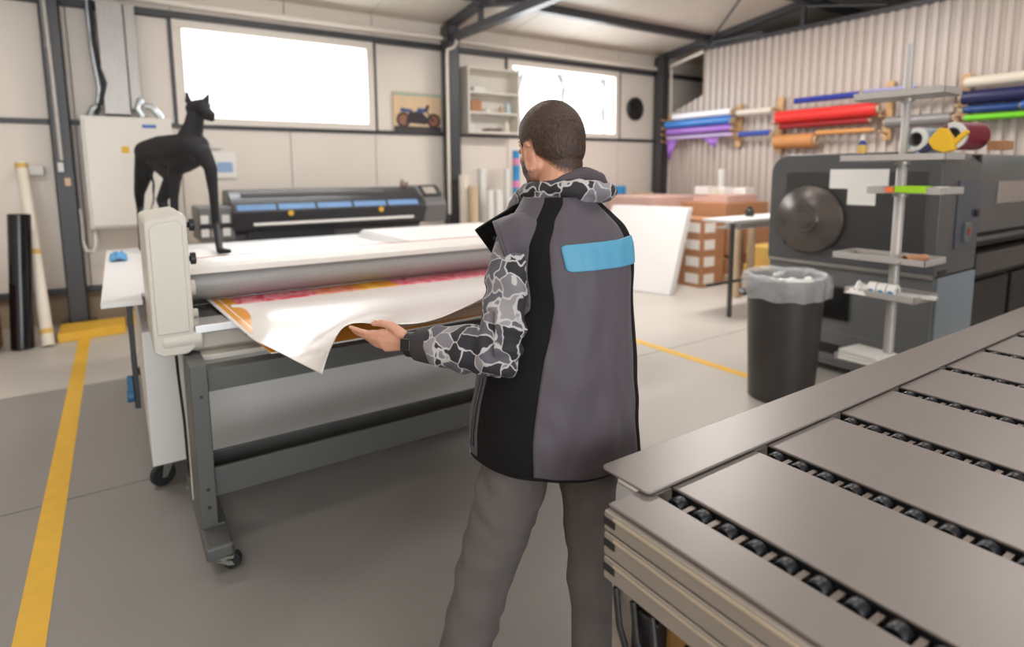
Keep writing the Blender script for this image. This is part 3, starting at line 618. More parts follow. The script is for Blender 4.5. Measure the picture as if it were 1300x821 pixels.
for x in (3.43, 3.90):
    wv = MB().pipe((x, 7.844, 2.335), (x, 7.836, 2.335), 0.105, 0.075).build('wheel', M_ink, p); MB().cyl((x, 7.844, 2.335), (x, 7.838, 2.335), 0.076).build('wheel_disc', M_inkr, wv)
MB().prism([(3.46, 2.30), (3.78, 2.28), (3.82, 2.36), (3.70, 2.46), (3.52, 2.45)], 'y', 7.835, 7.842).build('engine', M_ink, p)
MB().prism([(3.62, 2.44), (3.78, 2.45), (3.80, 2.50), (3.66, 2.51)], 'y', 7.834, 7.842).build('fuel_tank', M_inkb, p)
MB().prism([(3.38, 2.45), (3.58, 2.44), (3.56, 2.48), (3.40, 2.50)], 'y', 7.834, 7.842).build('saddle', M_inkb, p)
MB().prism([(3.76, 2.50), (3.80, 2.56), (3.83, 2.55), (3.80, 2.46), (3.90, 2.33), (3.87, 2.32)], 'y', 7.833, 7.842).build('fork', M_ink, p)

M_shelf = mat('white_wall_shelf', rgb(222, 216, 206), 0.5, var=0.02)
p = empty('wall_shelf', (4.78, 7.72, 2.17), 'white open wall shelf between the middle steel column and the right window', 'shelf')
for x in (4.33, 5.2): MB().box(x, x+0.03, 7.58, 7.86, 2.17, 3.12).build('side_panel', M_shelf, p, bevel=0.003)
MB().box(4.36, 5.2, 7.84, 7.86, 2.17, 3.12).build('back_panel', M_shelf, p)
SZ = (2.17, 2.45, 2.74, 3.09)
for z in SZ: MB().box(4.36, 5.2, 7.58, 7.84, z, z+0.03).build('shelf_board', M_shelf, p, bevel=0.003)
def small(nm, kind, x, y, z, a, h, mm, lab, cat, grp='things on the wall shelf'):
    if kind == 'box': o = MB().box(x-a/2, x+a/2, y-a*0.4, y+a*0.4, z, z+h).build(nm, mm, bevel=0.003)
    else: o = MB().lathe([(a*0.5, 0), (a*0.5, h*0.7), (a*0.25, h*0.82), (a*0.25, h)], (x, y, z), n=16).build(nm, mm, bevel=0.002)
    return tag(o, lab, cat, grp)
small('small_carton', 'box', 4.50, 7.70, SZ[1]+.03, 0.17, 0.17, M_brown, 'brown carton on the middle board of the wall shelf', 'box')
small('spray_bottle', 'bot', 4.98, 7.70, SZ[1]+.03, 0.06, 0.13, M_tan, 'tan bottle on the middle board of the wall shelf', 'bottle')
small('glass_jar', 'bot', 5.09, 7.70, SZ[1]+.03, 0.09, 0.18, mat('pale_blue_jar', rgb(190, 204, 208), 0.3), 'pale blue jar at the right end of the middle shelf board', 'jar')
small('paint_tin', 'bot', 4.72, 7.72, SZ[1]+.03, 0.10, 0.07, M_white, 'low white tin on the middle board of the wall shelf', 'tin')
small('white_cup', 'bot', 4.44, 7.70, SZ[0]+.03, 0.09, 0.13, M_white, 'white cup on the lowest board of the wall shelf', 'cup')
small('cream_jug', 'bot', 5.06, 7.70, SZ[0]+.03, 0.10, 0.17, M_tubew, 'cream jug on the lowest board of the wall shelf', 'jug')
small('dark_tray', 'box', 4.80, 7.70, SZ[0]+.03, 0.24, 0.045, mat('dull_brown', rgb(96, 72, 66), 0.6), 'low dark tray on the lowest board of the wall shelf', 'tray')
small('white_carton', 'box', 4.55, 7.70, SZ[2]+.03, 0.2, 0.07, M_white, 'flat white carton on the top board of the wall shelf', 'box')

p = empty('round_vent', (7.98, 7.86, 2.72), 'round black exhaust vent on the wall right of the second window', 'vent')
MB().lathe([(0.205, 0), (0.205, 0.03), (0.185, 0.045), (0.165, 0.02), (0.165, 0)], (7.98, 7.87, 2.72), (0, -1, 0), 36).build('rim', M_black, p)
for k in range(4): MB().lathe([(0.04+0.033*k, 0.012), (0.04+0.033*k, 0.022), (0.055+0.033*k, 0.022), (0.055+0.033*k, 0.012)], (7.98, 7.87, 2.72), (0, -1, 0), 32, True).build('grille_ring', mat('charcoal_plastic', rgb(52, 48, 46), 0.5), p)
MB().cyl((7.98, 7.845, 2.72), (7.98, 7.835, 2.72), 0.04).build('hub', M_black, p); MB().cyl((7.98, 7.872, 2.72), (7.98, 7.862, 2.72), 0.17).build('backing', M_black, p)
for k in range(2): MB().obox((7.98, 7.838, 2.72), (0.34, 0.008, 0.016), Matrix.Rotation(R(45+90*k), 3, 'Y')).build('spoke', M_black, p)

def upright(px, topy, wpx, Y, mm, lab, name='media_roll', grp='upright rolls by the middle steel column'):
    q = aty(px, topy, Y); d = (q-Vector((0, 0, CAM_H))).dot(fw); r = wpx*d/748.1/2
    o = empty(name, (q.x, Y, 0), lab, 'roll', grp)
    MB().pipe((q.x, Y, 0.004), (q.x, Y, q.z), r, r*0.55, 24).build('film_roll', mm, o)
    return o, q, r
for a in ((589, 222, 13, 7.45, M_tubew, 'cream upright roll nearest the middle steel column'), (601, 236, 12, 7.3, M_tan, 'tan upright roll standing between two white rolls by the middle column'),
          (612, 214, 11, 7.55, M_white, 'tall white upright roll third from the middle steel column'), (622, 241, 9, 7.2, M_white, 'shorter white upright roll fourth from the middle steel column'),
          (633, 241, 10, 7.2, M_white, 'shorter white upright roll fifth from the middle steel column'), (644, 214, 9, 7.5, M_white, 'tall white upright roll next to the blue patterned roll')): upright(*a)
M_bp = mat('cyan_roll', rgb(40, 138, 196), 0.4, var=0.15, scale=8); M_pk = mat('pink_band', rgb(214, 130, 170), 0.4)
o, q, r = upright(655, 191, 9, 7.4, M_bp, 'bright blue upright roll with pink bands behind the head of the person')
for z in (q.z-0.22, q.z-0.55): MB().pipe((q.x, 7.4, z), (q.x, 7.4, z+0.1), r+.002, r-.002, 24).build('pink_band', M_pk, o)
o, q, r = upright(787, 236, 15, 7.5, M_bp, 'blue and orange upright roll behind the right shoulder of the person')
MB().pipe((q.x, 7.5, q.z-0.28), (q.x, 7.5, q.z-0.14), r+.002, r-.002, 24).build('orange_band', mat('orange_band', rgb(220, 150, 80), 0.5), o)

# ------------------------------------------------------------------ conveyor table in front
M_plate = mat('anodised_grey_plate', rgb(134, 126, 122), 0.38, 0.25, var=0.03, scale=3, bump=0.02, bscale=400)
M_prof = mat('beige_aluminium_profile', rgb(160, 151, 142), 0.38, 0.3, var=0.03)
M_wheel = mat('dark_blue_black_wheel', rgb(24, 27, 33), 0.38, var=0.1)
M_brk = mat('pale_bracket', rgb(118, 106, 98), 0.42, 0.4)
M_orange = mat('ochre_machine_panel', rgb(188, 142, 84), 0.55, var=0.06)
ZT = 0.90
cv = empty('conveyor_table', (2.4, 0.2, 0), 'big grey conveyor table with rows of small black wheels in slots, nearest the camera', 'conveyor')
X0, X1, YB, YF = 0.82, 4.28, -0.55, 0.865
P, SW, S0 = 0.361, 0.055, 0.928
NS = 10
def rplate(x0, x1, y0, y1, z0, z1, name='top_plate', bev=0.003): return MB().box(x0, x1, y0, y1, z0, z1).build(name, M_plate, cv, bevel=bev)
rplate(X0, S0, YB, YF, ZT-0.008, ZT)
for k in range(NS-1):
    a = S0+k*P+SW; b = S0+(k+1)*P
    if b > X1: b = X1
    rplate(a, b, YB, 0.834, ZT-0.008, ZT)
rplate(S0, X1, 0.8365, YF, ZT-0.012, ZT-0.004, 'edge_strip')
# overhanging edge plate with rounded corners, lifted a little above the table
ex0, ex1, ey0, ey1, rr = 0.902, X1, 0.829, 0.980, 0.016
poly = [(ex0+rr-rr*math.cos(R(t)), ey0+rr-rr*math.sin(R(t))) for t in (0, 30, 60, 90)]+[(ex1, ey0), (ex1, ey1)]+[(ex0+rr-rr*math.sin(R(t)), ey1-rr+rr*math.cos(R(t))) for t in (0, 30, 60, 90)]
MB().prism(poly, 'z', ZT+0.004, ZT+0.011).build('edge_plate', M_plate, cv, bevel=0.0025)
MB().box(1.0, X1, 0.84, 0.90, ZT-0.012, ZT+0.0045).build('plate_support', M_black, cv)
# slots: channel, wheels, brackets (shared meshes)
org = world_loc(cv)
ch = MB().box(-0.002, SW+0.002, YB, 0.834, ZT-0.07, ZT-0.064).box(-0.004, -0.001, YB, 0.834, ZT-0.07, ZT-0.008).box(SW+0.001, SW+0.004, YB, 0.834, ZT-0.07, ZT-0.008).mesh('slot_channel', (0, 0, 0)); ch.materials.append(M_black)
whb = MB().lathe([(0.012, -0.015), (0.0165, -0.015), (0.019, -0.011), (0.019, 0.011), (0.0165, 0.015), (0.012, 0.015)], (0, 0, 0), (1, 0, 0), 16)
wh = whb.mesh('wheel', (0, 0, 0)); wh.materials.append(M_wheel)
for q in wh.polygons: q.use_smooth = True
wh.set_sharp_from_angle(angle=R(35))
br = MB().box(-0.027, 0.018, -0.006, 0.006, -0.004, 0.0).box(-0.027, -0.024, -0.006, 0.006, -0.04, 0.0).box(0.006, 0.018, -0.006, 0.006, -0.045, -0.004).mesh('bracket', (0, 0, 0)); br.materials.append(M_brk)
for k in range(NS):
    xs_ = S0+k*P
    if xs_+SW > X1: break
    share('slot_channel', ch, cv, (xs_-org.x, -org.y, -org.z))
    y = 0.795
    lim = 0.24 if k < 3 else 0.3
    for j in range(16):
        yy = y-0.062*j
        if k <= 7: share('wheel', wh, cv, (xs_+SW*0.5+0.004-org.x, yy-org.y, ZT-0.020-org.z))
        if k <= 7: share('bracket', br, cv, (xs_+SW*0.5-org.x, yy-0.031-org.y, ZT-0.011-org.z))
# end profiles facing the aisle
def rail(z0, z1, nm='end_profile'):
    o = MB().box(X0-0.012, X0+0.02, YB, YF, z0, z1).build(nm, M_prof, cv, bevel=0.004)
    MB().box(X0-0.015, X0-0.010, YB, YF-0.03, z1-0.012, z1-0.005).build('bright_edge', mat('bright_profile_edge', rgb(206, 192, 172), 0.3, 0.4), o, bevel=0.001)
    MB().box(X0-0.014, X0-0.011, YF-0.034, YF-0.002, z1-0.03, z1-0.014).build('end_notch', M_black, o)
    return o
rail(0.846, 0.890); rail(0.790, 0.842); rail(0.735, 0.786)
MB().box(X0, X1, YF-0.02, YF, 0.74, 0.886).build('side_profile', M_prof, cv, bevel=0.004)
MB().box(X0+0.03, X0+0.05, YB, YF-0.03, 0.35, 0.735).build('inner_panel', M_orange, cv)
for x in (X0+0.0, 2.5, X1-0.08):
    for y in (YF-0.075, YB+0.02):
        MB().box(x, x+0.06, y, y+0.06, 0.03, 0.74).build('leg', M_prof, cv, bevel=0.004); MB().cyl((x+0.03, y+0.03, 0), (x+0.03, y+0.03, 0.035), 0.04).build('foot', M_black, cv)
MB().box(X0, X1, YF-0.06, YF-0.02, 0.22, 0.28).build('stretcher', M_prof, cv, bevel=0.004); MB().box(X0, X0+0.04, YB, YF-0.08, 0.22, 0.28).build('stretcher', M_prof, cv, bevel=0.004)
for k in range(3): MB().box(X0-0.004, X0+0.03, 0.72-0.13*k, 0.79-0.13*k, 0.60, 0.715).build('drive_box', M_black, cv, bevel=0.006)
for k in range(3): MB().tube([(X0-0.008, 0.83-0.05*k, 0.73), (X0-0.016, 0.81-0.05*k, 0.66), (X0-0.006, 0.78-0.06*k, 0.57), (X0+0.02, 0.76-0.06*k, 0.45)], 0.007, 8).build('cable', M_black, cv)

# ------------------------------------------------------------------ big flatbed printing machine on the right
M_mach = mat('machine_charcoal', rgb(84, 85, 86), 0.36, var=0.03)
M_mach2 = mat('machine_dark_panel', rgb(60, 60, 60), 0.3, var=0.04)
M_machl = mat('machine_blue_grey', rgb(132, 144, 154), 0.4, var=0.02)
M_machg = mat('machine_mid_grey', rgb(108, 110, 110), 0.4, var=0.03)
mc = empty('flatbed_printing_machine', (6.4, 2.3, 0), 'huge charcoal flatbed printing machine with a round dished cover on its end face', 'machine')
MXa, MYa, MYb, MT = 4.6, 1.69, 2.94, 1.72
def rr_poly(y0, y1, z0, z1, r, n=7):
    p = [(y0, z0)]
    p += [(y0+r-r*math.cos(R(90*t/n)), z1-r+r*math.sin(R(90*t/n))) for t in range(n+1)]
    p += [(y1-r+r*math.sin(R(90*t/n)), z1-r+r*math.cos(R(90*t/n))) for t in range(n+1)]
    return p+[(y1, z0)]
MB().prism(rr_poly(MYa, MYb, 0.86, MT, 0.15), 'x', MXa, 5.28).build('end_block', M_mach, mc, bevel=0.012)
MB().prism(rr_poly(MYa+0.01, MYb-0.02, 1.12, MT-0.005, 0.22), 'x', 5.30, 8.3).build('hood', M_mach, mc, bevel=0.01)
MB().box(5.255, 5.305, MYa+0.02, MYb-0.03, 0.9, MT-0.02).build('hood_joint', M_black, mc)
MB().box(5.62, 6.35, MYa-0.002, MYa+0.03, 1.33, 1.50).build('hood_window', mat('pale_hood_window', rgb(150, 140, 134), 0.2), mc, bevel=0.006)
MB().box(5.3, 8.3, MYa+0.12, MYb-0.05, 0.98, 1.12).build('print_gap', M_black, mc)
MB().cyl((5.3, MYa+0.10, 1.05), (8.3, MYa+0.10, 1.05), 0.028).build('feed_roller', M_machg, mc)
MB().box(5.3, 8.3, MYa-0.01, MYb-0.05, 0.80, 0.96).build('bed_beam', M_mach2, mc, bevel=0.012)
MB().box(5.3, 8.3, MYa+0.10, MYb-0.1, 0.05, 0.80).build('under_body', M_black, mc)
for k in range(3): MB().box(5.42+0.9*k, 6.22+0.9*k, MYa+0.06, MYa+0.105, 0.14, 0.72).build('service_door', M_black, mc, bevel=0.008)
MB().box(MXa+0.0, 5.28, MYa, MYb-0.02, 0.06, 0.855).build('lower_block', M_machg, mc, bevel=0.01)
MB().box(MXa+0.03, 5.27, MYa-0.012, MYa+0.002, 0.08, 0.852).build('side_panel', M_machl, mc, bevel=0.006)
MB().box(4.86, 5.24, MYa-0.012, MYa+0.004, 1.03, 1.52).build('control_panel', mat('blue_black_panel', rgb(66, 74, 86), 0.3), mc, bevel=0.006)
MB().box(4.98, 5.08, MYa-0.028, MYa-0.010, 1.08, 1.22).build('switch_plate', M_machg, mc, bevel=0.004)
MB().box(5.01, 5.045, MYa-0.042, MYa-0.026, 1.13, 1.18).build('red_switch', mat('dull_red_switch', rgb(150, 74, 70), 0.4), mc, bevel=0.004)
MB().cyl((5.17, MYa-0.01, 1.28), (5.17, MYa-0.03, 1.28), 0.028).build('lock', M_black, mc)
MB().box(4.64, 4.76, MYa-0.008, MYa+0.004, 0.875, 0.90).build('vent_slot', M_black, mc)
# end face
MB().box(MXa-0.006, MXa+0.01, MYa+0.08, MYb-0.14, 0.985, MT-0.14).build('face_panel', M_mach2, mc, bevel=0.005)
MB().lathe([(0.272, 0), (0.272, 0.028), (0.262, 0.042), (0.2, 0.058), (0.16, 0.075), (0.11, 0.083), (0.10, 0.096), (0.07, 0.100), (0.062, 0.112), (0.03, 0.116)], (MXa-0.004, 2.58, 1.21), (-1, 0, 0), 48).build('dished_cover', mat('polished_dark_cover', rgb(96, 90, 86), 0.24, 0.5, var=0.1, scale=4), mc, angle=25)
MB().box(MXa-0.03, MXa+0.01, MYa+0.01, MYb-0.03, 0.845, 0.872).build('trim_strip', mat('strip_grey', rgb(150, 146, 142), 0.35, 0.4), mc, bevel=0.004)
MB().box(MXa-0.025, MXa+0.01, MYa+0.55, MYa+0.98, 0.44, 0.70).build('black_display', M_glossblack, mc, bevel=0.008)
MB().box(MXa-0.008, MXa+0.005, MYa+0.06, MYb-0.08, 0.10, 0.34).build('kick_panel', M_machg, mc, bevel=0.006)
MB().box(MXa-0.012, MXa+0.005, MYa+0.6, MYa+0.8, 0.16, 0.24).build('vent_slot', M_black, mc)
for k, (a, b, z0, z1) in enumerate(((2.02, 2.44, 1.455, 1.60), (2.10, 2.30, 1.335, 1.50))):
    MB().box(MXa-0.009-0.002*k, MXa-0.006-0.002*k, a, b, z0, z1).build('paper_notice', M_paperw, mc)
for x in (4.8, 6.4, 8.0):
    for y in (MYa+0.2, MYb-0.25): MB().cyl((x, y, 0.0), (x, y, 0.08), 0.05).build('foot', M_black, mc)

# ------------------------------------------------------------------ tray stand
M_std = mat('pale_grey_stand', rgb(186, 182, 178), 0.38, 0.2, var=0.03)
SXc, SYc = 4.13, 1.745
st = empty('tray_stand', (SXc, SYc, 0), 'tall pale grey tray stand with six shallow trays before the printing machine', 'stand')
MB().tube([(SXc, SYc, 0.02), (SXc, SYc, 1.6), (SXc, SYc, 1.62), (SXc, SYc, 2.36)], [.03, .03, .022, .022], 16).build('pole', M_std, st)
MB().obox((SXc, SYc, 0.012), (0.42, 0.46, 0.024)).build('base', M_std, st, bevel=0.006)
TR = []
def tray(zc, yc, w, d, ang, full=True):
    Mz = rotz(R(ang)); c = Vector((SXc-0.02, yc, zc)); mb = MB()
    mb.obox(c+Vector((0, 0, -0.004)), (d, w, 0.006), Mz)
    h = 0.042
    for (ox, oy, sx, sy) in ((-d/2+.003, 0, .006, w), (d/2-.003, 0, .006, w), (0, -w/2+.003, d, .006), (0, w/2-.003, d, .006)):
        mb.obox(c+Mz@Vector((ox, oy, h/2-0.007)), (sx, sy, h), Mz)
    o = mb.build('tray', M_std, st, bevel=0.0015, seg=1)
    MB().lathe([(0.042, -0.02), (0.042, 0.0)], (SXc, SYc, zc-0.007), n=16).build('collar', M_galv, o); return c, Mz
trays = [tray(2.04, 1.745, 0.50, 0.27, 2), tray(1.655, 1.755, 0.60, 0.28, 0), tray(1.455, 1.66, 0.42, 0.28, -3), tray(1.02, 1.785, 0.55, 0.30, 0), tray(0.79, 1.755, 0.43, 0.28, -4), tray(0.34, 1.83, 0.36, 0.30, 3)]
def TZ(i): return trays[i][0].z
# things on the trays
g_ = empty('glue_bottle', (4.04, 1.95, TZ(1)), 'small glue bottle with blue foot and yellow label on the second tray', 'bottle')
MB().lathe([(0.024, 0.0), (0.026, 0.004), (0.026, 0.105), (0.012, 0.125), (0.012, 0.13)], (4.04, 1.95, TZ(1)), n=20).build('body', mat('bottle_blue', rgb(44, 66, 140), 0.35), g_)
MB().pipe((4.04, 1.95, TZ(1)+0.045), (4.04, 1.95, TZ(1)+0.1), 0.0268, 0.0255, 20).build('label', mat('bottle_yellow', rgb(206, 170, 80), 0.5), g_)
MB().lathe([(0.013, 0.13), (0.013, 0.145), (0.006, 0.165)], (4.04, 1.95, TZ(1)), n=14).build('cap', M_white, g_)
# yellow tape gun
tg = empty('tape_gun', (4.05, 1.56, TZ(1)), 'yellow tape gun with a dark blue nose lying across the second tray', 'tool')
M_gy = mat('gun_yellow', rgb(232, 184, 40), 0.4)
T0 = Vector((4.05, 1.55, TZ(1)+0.004))
def TP(u, v): return (T0.y-u*1.12-0.03, T0.z+v*1.05)
MB().prism([TP(-0.02, 0.05), TP(-0.05, 0.10), TP(0.0, 0.17), TP(0.03, 0.165), TP(0.07, 0.10), TP(0.075, 0.045), TP(0.03, 0.03)], 'x', 4.02, 4.075).build('body', M_gy, tg, bevel=0.008)
MB().prism([TP(0.055, 0.05), TP(0.13, 0.14), TP(0.112, 0.155), TP(0.045, 0.08)], 'x', 4.03, 4.068).build('handle', M_gy, tg, bevel=0.008)
MB().prism([TP(-0.02, 0.055), TP(-0.045, 0.09), TP(-0.09, 0.045), TP(-0.075, 0.02)], 'x', 4.025, 4.07).build('nose', mat('navy_plastic', rgb(36, 42, 74), 0.4), tg, bevel=0.006)
MB().prism([TP(-0.075, 0.02), TP(-0.09, 0.045), TP(-0.14, 0.008), TP(-0.125, 0.0)], 'x', 4.028, 4.066).build('blade_guard', mat('pale_blue_metal', rgb(160, 180, 200), 0.3, 0.5), tg, bevel=0.003)
# lime pads with an orange end, brush on tray three
lp = empty('lime_pad', (4.0, 1.62, TZ(2)), 'lime green pad with an orange end lying on the third tray', 'pad')
MB().obox((4.0, 1.62, TZ(2)+0.022), (0.09, 0.17, 0.042), rotz(R(-3))).build('pad_body', mat('lime_green', rgb(160, 214, 30), 0.5), lp, bevel=0.004)
MB().obox((4.0, 1.735, TZ(2)+0.018), (0.088, 0.05, 0.034), rotz(R(-3))).build('orange_end', mat('orange_foam', rgb(232, 120, 60), 0.6), lp, bevel=0.004)
bs = empty('bristle_brush', (4.02, 1.49, TZ(2)), 'grey brush lying right of the lime pad on the third tray', 'brush')
MB().obox((4.02, 1.49, TZ(2)+0.02), (0.04, 0.07, 0.026)).build('brush_head', M_machg, bs, bevel=0.005); MB().obox((4.06, 1.49, TZ(2)+0.03), (0.05, 0.06, 0.02)).build('bristles', M_white, bs, bevel=0.003)
# cardboard core and rod on tray four
cc = MB().pipe((3.98, 1.63, TZ(3)+0.029), (4.12, 1.57, TZ(3)+0.029), 0.028, 0.021).build('cardboard_core', M_brown); tag(cc, 'short brown cardboard core lying on the fourth tray', 'tube')
tag(MB().cyl((4.00, 1.80, TZ(3)+0.009), (3.96, 1.64, TZ(3)+0.009), 0.007).build('steel_rod', M_galv), 'thin steel rod lying beside the cardboard core on the fourth tray', 'rod')
# white label rolls on tray five
for k in range(3):
    y = 1.815-0.058*k; o = empty('label_roll', (4.03, y, TZ(4)), 'white label roll with blue dot on the fifth tray, %s of the three' % ('left', 'middle', 'right')[k], 'roll', 'label rolls on the fifth tray')
    MB().pipe((4.03, y-0.026, TZ(4)+0.045), (4.03, y+0.026, TZ(4)+0.045), 0.043, 0.02).build('paper_roll', M_paperw, o, bevel=0.003)
    MB().cyl((3.993, y, TZ(4)+0.032), (3.984, y, TZ(4)+0.032), 0.016).build('blue_dot', mat('dot_blue', rgb(60, 140, 190), 0.5), o)
rnd = random.Random(8)
def wipe(u, v):
    a = (u-0.5)*2; b = (v-0.5)*2; s = max(0, 1-a*a)*max(0, 1-b*b)
    return (4.03+a*0.08, 1.90+b*0.065, TZ(4)+0.003+0.075*s*(0.7+0.8*noise.noise(Vector((a*2, b*2, 3))))+0.02*s*noise.noise(Vector((a*6, b*6, 1))))
tag(MB().grid(wipe, 18, 18).build('paper_wipes', M_paperw, solid=0.002), 'crumpled white paper wipes at the far end of the fifth tray', 'wipes')
tag(MB().obox((4.06, 1.575, TZ(4)+0.03), (0.06, 0.2, 0.02), rotz(R(8))).build('white_strip', M_white, bevel=0.003), 'white plastic strip lying across the near end of the fifth tray', 'strip')
for k in range(3): tag(MB().obox((4.06, 1.84, TZ(5)+0.012+0.022*k), (0.22, 0.28-0.01*k, 0.02), rotz(R(4-5*k))).build('paper_ream', M_paperw, bevel=0.003), ('white paper ream at the bottom of the pile on the lowest tray', 'white paper ream in the middle of the pile on the lowest tray', 'white paper ream on top of the pile on the lowest tray')[k], 'paper', 'paper reams on the lowest tray')
# two vinyl rolls lying on top of the machine, ends toward the camera
for (px, py, rr_, mm, nm, lab) in ((1164, 163, 0.082, M_machl, '', 'grey vinyl roll with white end on top of the machine, left of the tape gun'), (1210, 164, 0.094, mat('maroon_film', rgb(120, 34, 52), 0.4), '', 'maroon vinyl roll lying on top of the machine behind the yellow tape gun')):
    q = atx(px, py, 4.72); o = empty('vinyl_roll', (q.x+0.2, q.y, MT+0.002), lab, 'roll', 'vinyl rolls on top of the machine')
    z = MT+rr_+0.004
    MB().pipe((q.x, q.y, z), (q.x+0.24, q.y-0.05, z), rr_, rr_*0.62).build('film_roll', mm, o, bevel=0.003)
    MB().pipe((q.x-0.003, q.y+0.001, z), (q.x+0.02, q.y-0.006, z), rr_*0.99, rr_*0.60).build('white_end', M_white, o, bevel=0.002)
    MB().pipe((q.x-0.004, q.y+0.001, z), (q.x+0.23, q.y-0.045, z), rr_*0.63, rr_*0.54).build('core', M_machg, o)
q = atx(1250, 180, 4.9); tag(MB().box(4.85, 5.0, q.y-0.13, q.y-0.03, MT+0.001, MT+0.06).build('small_carton', M_brown, bevel=0.003), 'small brown carton on top of the machine right of the tape gun', 'box')

# ------------------------------------------------------------------ waste bin with a bag
M_bin = mat('dark_bin_plastic', rgb(58, 54, 52), 0.42, var=0.1, scale=5, stretch=(1, 1, 0.3))
bc = Vector((3.83, 2.30, 0))
bn = empty('waste_bin', bc, 'tall round dark waste bin lined with a clear plastic bag, before the printing machine', 'bin')
MB().lathe([(0.205, 0.0), (0.215, 0.01), (0.232, 0.4), (0.25, 0.84), (0.268, 0.845), (0.268, 0.865), (0.252, 0.868), (0.24, 0.84), (0.21, 0.03)], bc, n=48).build('bin_body', M_bin, bn, angle=40)
for a in (R(-40), R(140)):
    d = Vector((math.cos(a), math.sin(a), 0)); MB().tube([bc+d*0.24+V((-d.y*.06, d.x*.06, .76)), bc+d*0.29+V((-d.y*.05, d.x*.05, .75)), bc+d*0.29+V((d.y*.05, -d.x*.05, .75)), bc+d*0.24+V((d.y*.06, -d.x*.06, .76))], 0.014, 8).build('handle', M_bin, bn)
M_bag = bpy.data.materials.new('clear_bag_plastic'); M_bag.use_nodes = True
nt = M_bag.node_tree; pb = nt.nodes['Principled BSDF']; pb.inputs['Base Color'].default_value = rgb(246, 248, 250); pb.inputs['Roughness'].default_value = 0.14; pb.inputs['Alpha'].default_value = 0.32
nb = nt.nodes.new('ShaderNodeTexNoise'); nb.inputs['Scale'].default_value = 14; bp_ = nt.nodes.new('ShaderNodeBump'); bp_.inputs['Strength'].default_value = 0.7; bp_.inputs['Distance'].default_value = 0.03
tcb = nt.nodes.new('ShaderNodeTexCoord'); nt.links.new(tcb.outputs['Object'], nb.inputs['Vector']); nt.links.new(nb.outputs['Fac'], bp_.inputs['Height']); nt.links.new(bp_.outputs[0], pb.inputs['Normal'])
def bag(u, v):
    a = 2*math.pi*u; k = v
    prof = [(0.282, 0.735), (0.288, 0.79), (0.286, 0.84), (0.276, 0.885), (0.258, 0.895), (0.242, 0.87), (0.225, 0.80), (0.2, 0.72)]
    s = k*(len(prof)-1); i = min(int(s), len(prof)-2); f = s-i
    r = prof[i][0]*(1-f)+prof[i+1][0]*f; z = prof[i][1]*(1-f)+prof[i+1][1]*f
    n_ = noise.noise(Vector((math.cos(a)*3.5, math.sin(a)*3.5, k*2.5)))
    r += 0.012*n_*(1.0 if k < .45 else 0.6)+0.006*math.sin(a*17+3*n_)*(1-k); z += 0.02*noise.noise(Vector((math.cos(a)*2.5, math.sin(a)*2.5, 7)))*(1.2-k)
    return (bc.x+max(r, 0.272 if k < 0.5 else r)*math.cos(a), bc.y+max(r, 0.272 if k < 0.5 else r)*math.sin(a), z)
MB().grid(bag, 96, 22, wrap=True).build('bin_bag', M_bag, bn)
rnd = random.Random(5)
for k in range(3):
    a = R(200+120*k); r_ = 0.10; c = bc+V((math.cos(a)*r_, math.sin(a)*r_, 0.825)); Mr = Matrix.Rotation(rnd.uniform(-.5, .5), 3, 'X')@rotz(rnd.uniform(0, 3))@Matrix.Rotation(rnd.uniform(-.5, .5), 3, 'Y')
    def crump(u, v):
        p = Vector(((u-.5)*0.16, (v-.5)*0.12, 0.03*noise.noise(Vector((u*3+k*5, v*3, k))))); return c+Mr@p
    tag(MB().grid(crump, 9, 9).build('waste_paper', M_paperw, solid=0.002), ('white crumpled waste paper in the bagged bin, at its left', 'second crumpled waste paper in the bagged bin, nearest the machine', 'crumpled waste paper at the near rim inside the bagged bin')[k], 'paper', 'waste paper in the bin')
MB().lathe([(0.235, 0.70), (0.18, 0.74), (0.1, 0.77), (0.02, 0.775)], bc, n=32).build('rubbish_fill', mat('grey_rubbish', rgb(150, 148, 146), 0.8, var=0.3, scale=30, bump=0.6, bscale=30), bn)

# ------------------------------------------------------------------ leaning boards, cartons, tall table at the right back
bu = Vector((0.28, -0.96, 0)).normalized(); lean = Vector((0.96, 0.28, 0)).normalized()
for k in range(5):
    foot = Vector((5.84+0.03*k, 5.07+0.008*k, 0.0)) + Vector((0, 0, 0.002)); top_off = lean*0.50+Vector((0, 0, 1.10)); wdt = 1.15
    nn = bu.cross(top_off).normalized(); th = 0.018
    a = foot; b = foot-bu*wdt; vs = []
    for s in (0, 1):
        o_ = -nn*th*s if nn.z < 0 else nn*th*s
        vs += [a+o_, b+o_, b+top_off+o_, a+top_off+o_]
    zmin = min(v_.z for v_ in vs); vs = [v_-Vector((0, 0, zmin-0.001)) for v_ in vs]
    tag(MB().add(vs, [(0,1,2,3),(7,6,5,4),(0,4,5,1),(1,5,6,2),(2,6,7,3),(3,7,4,0)]).build('foam_board', M_board, bevel=0.0015, seg=1),
        ('white foam board leaning, outermost of the leaning row beside the cartons', 'white foam board second in the leaning row beside the cartons', 'white foam board in the middle of the leaning row beside the cartons', 'white foam board fourth in the leaning row beside the cartons', 'white foam board innermost in the leaning row, touching the cartons')[k], 'board', 'foam boards leaning by the cartons')
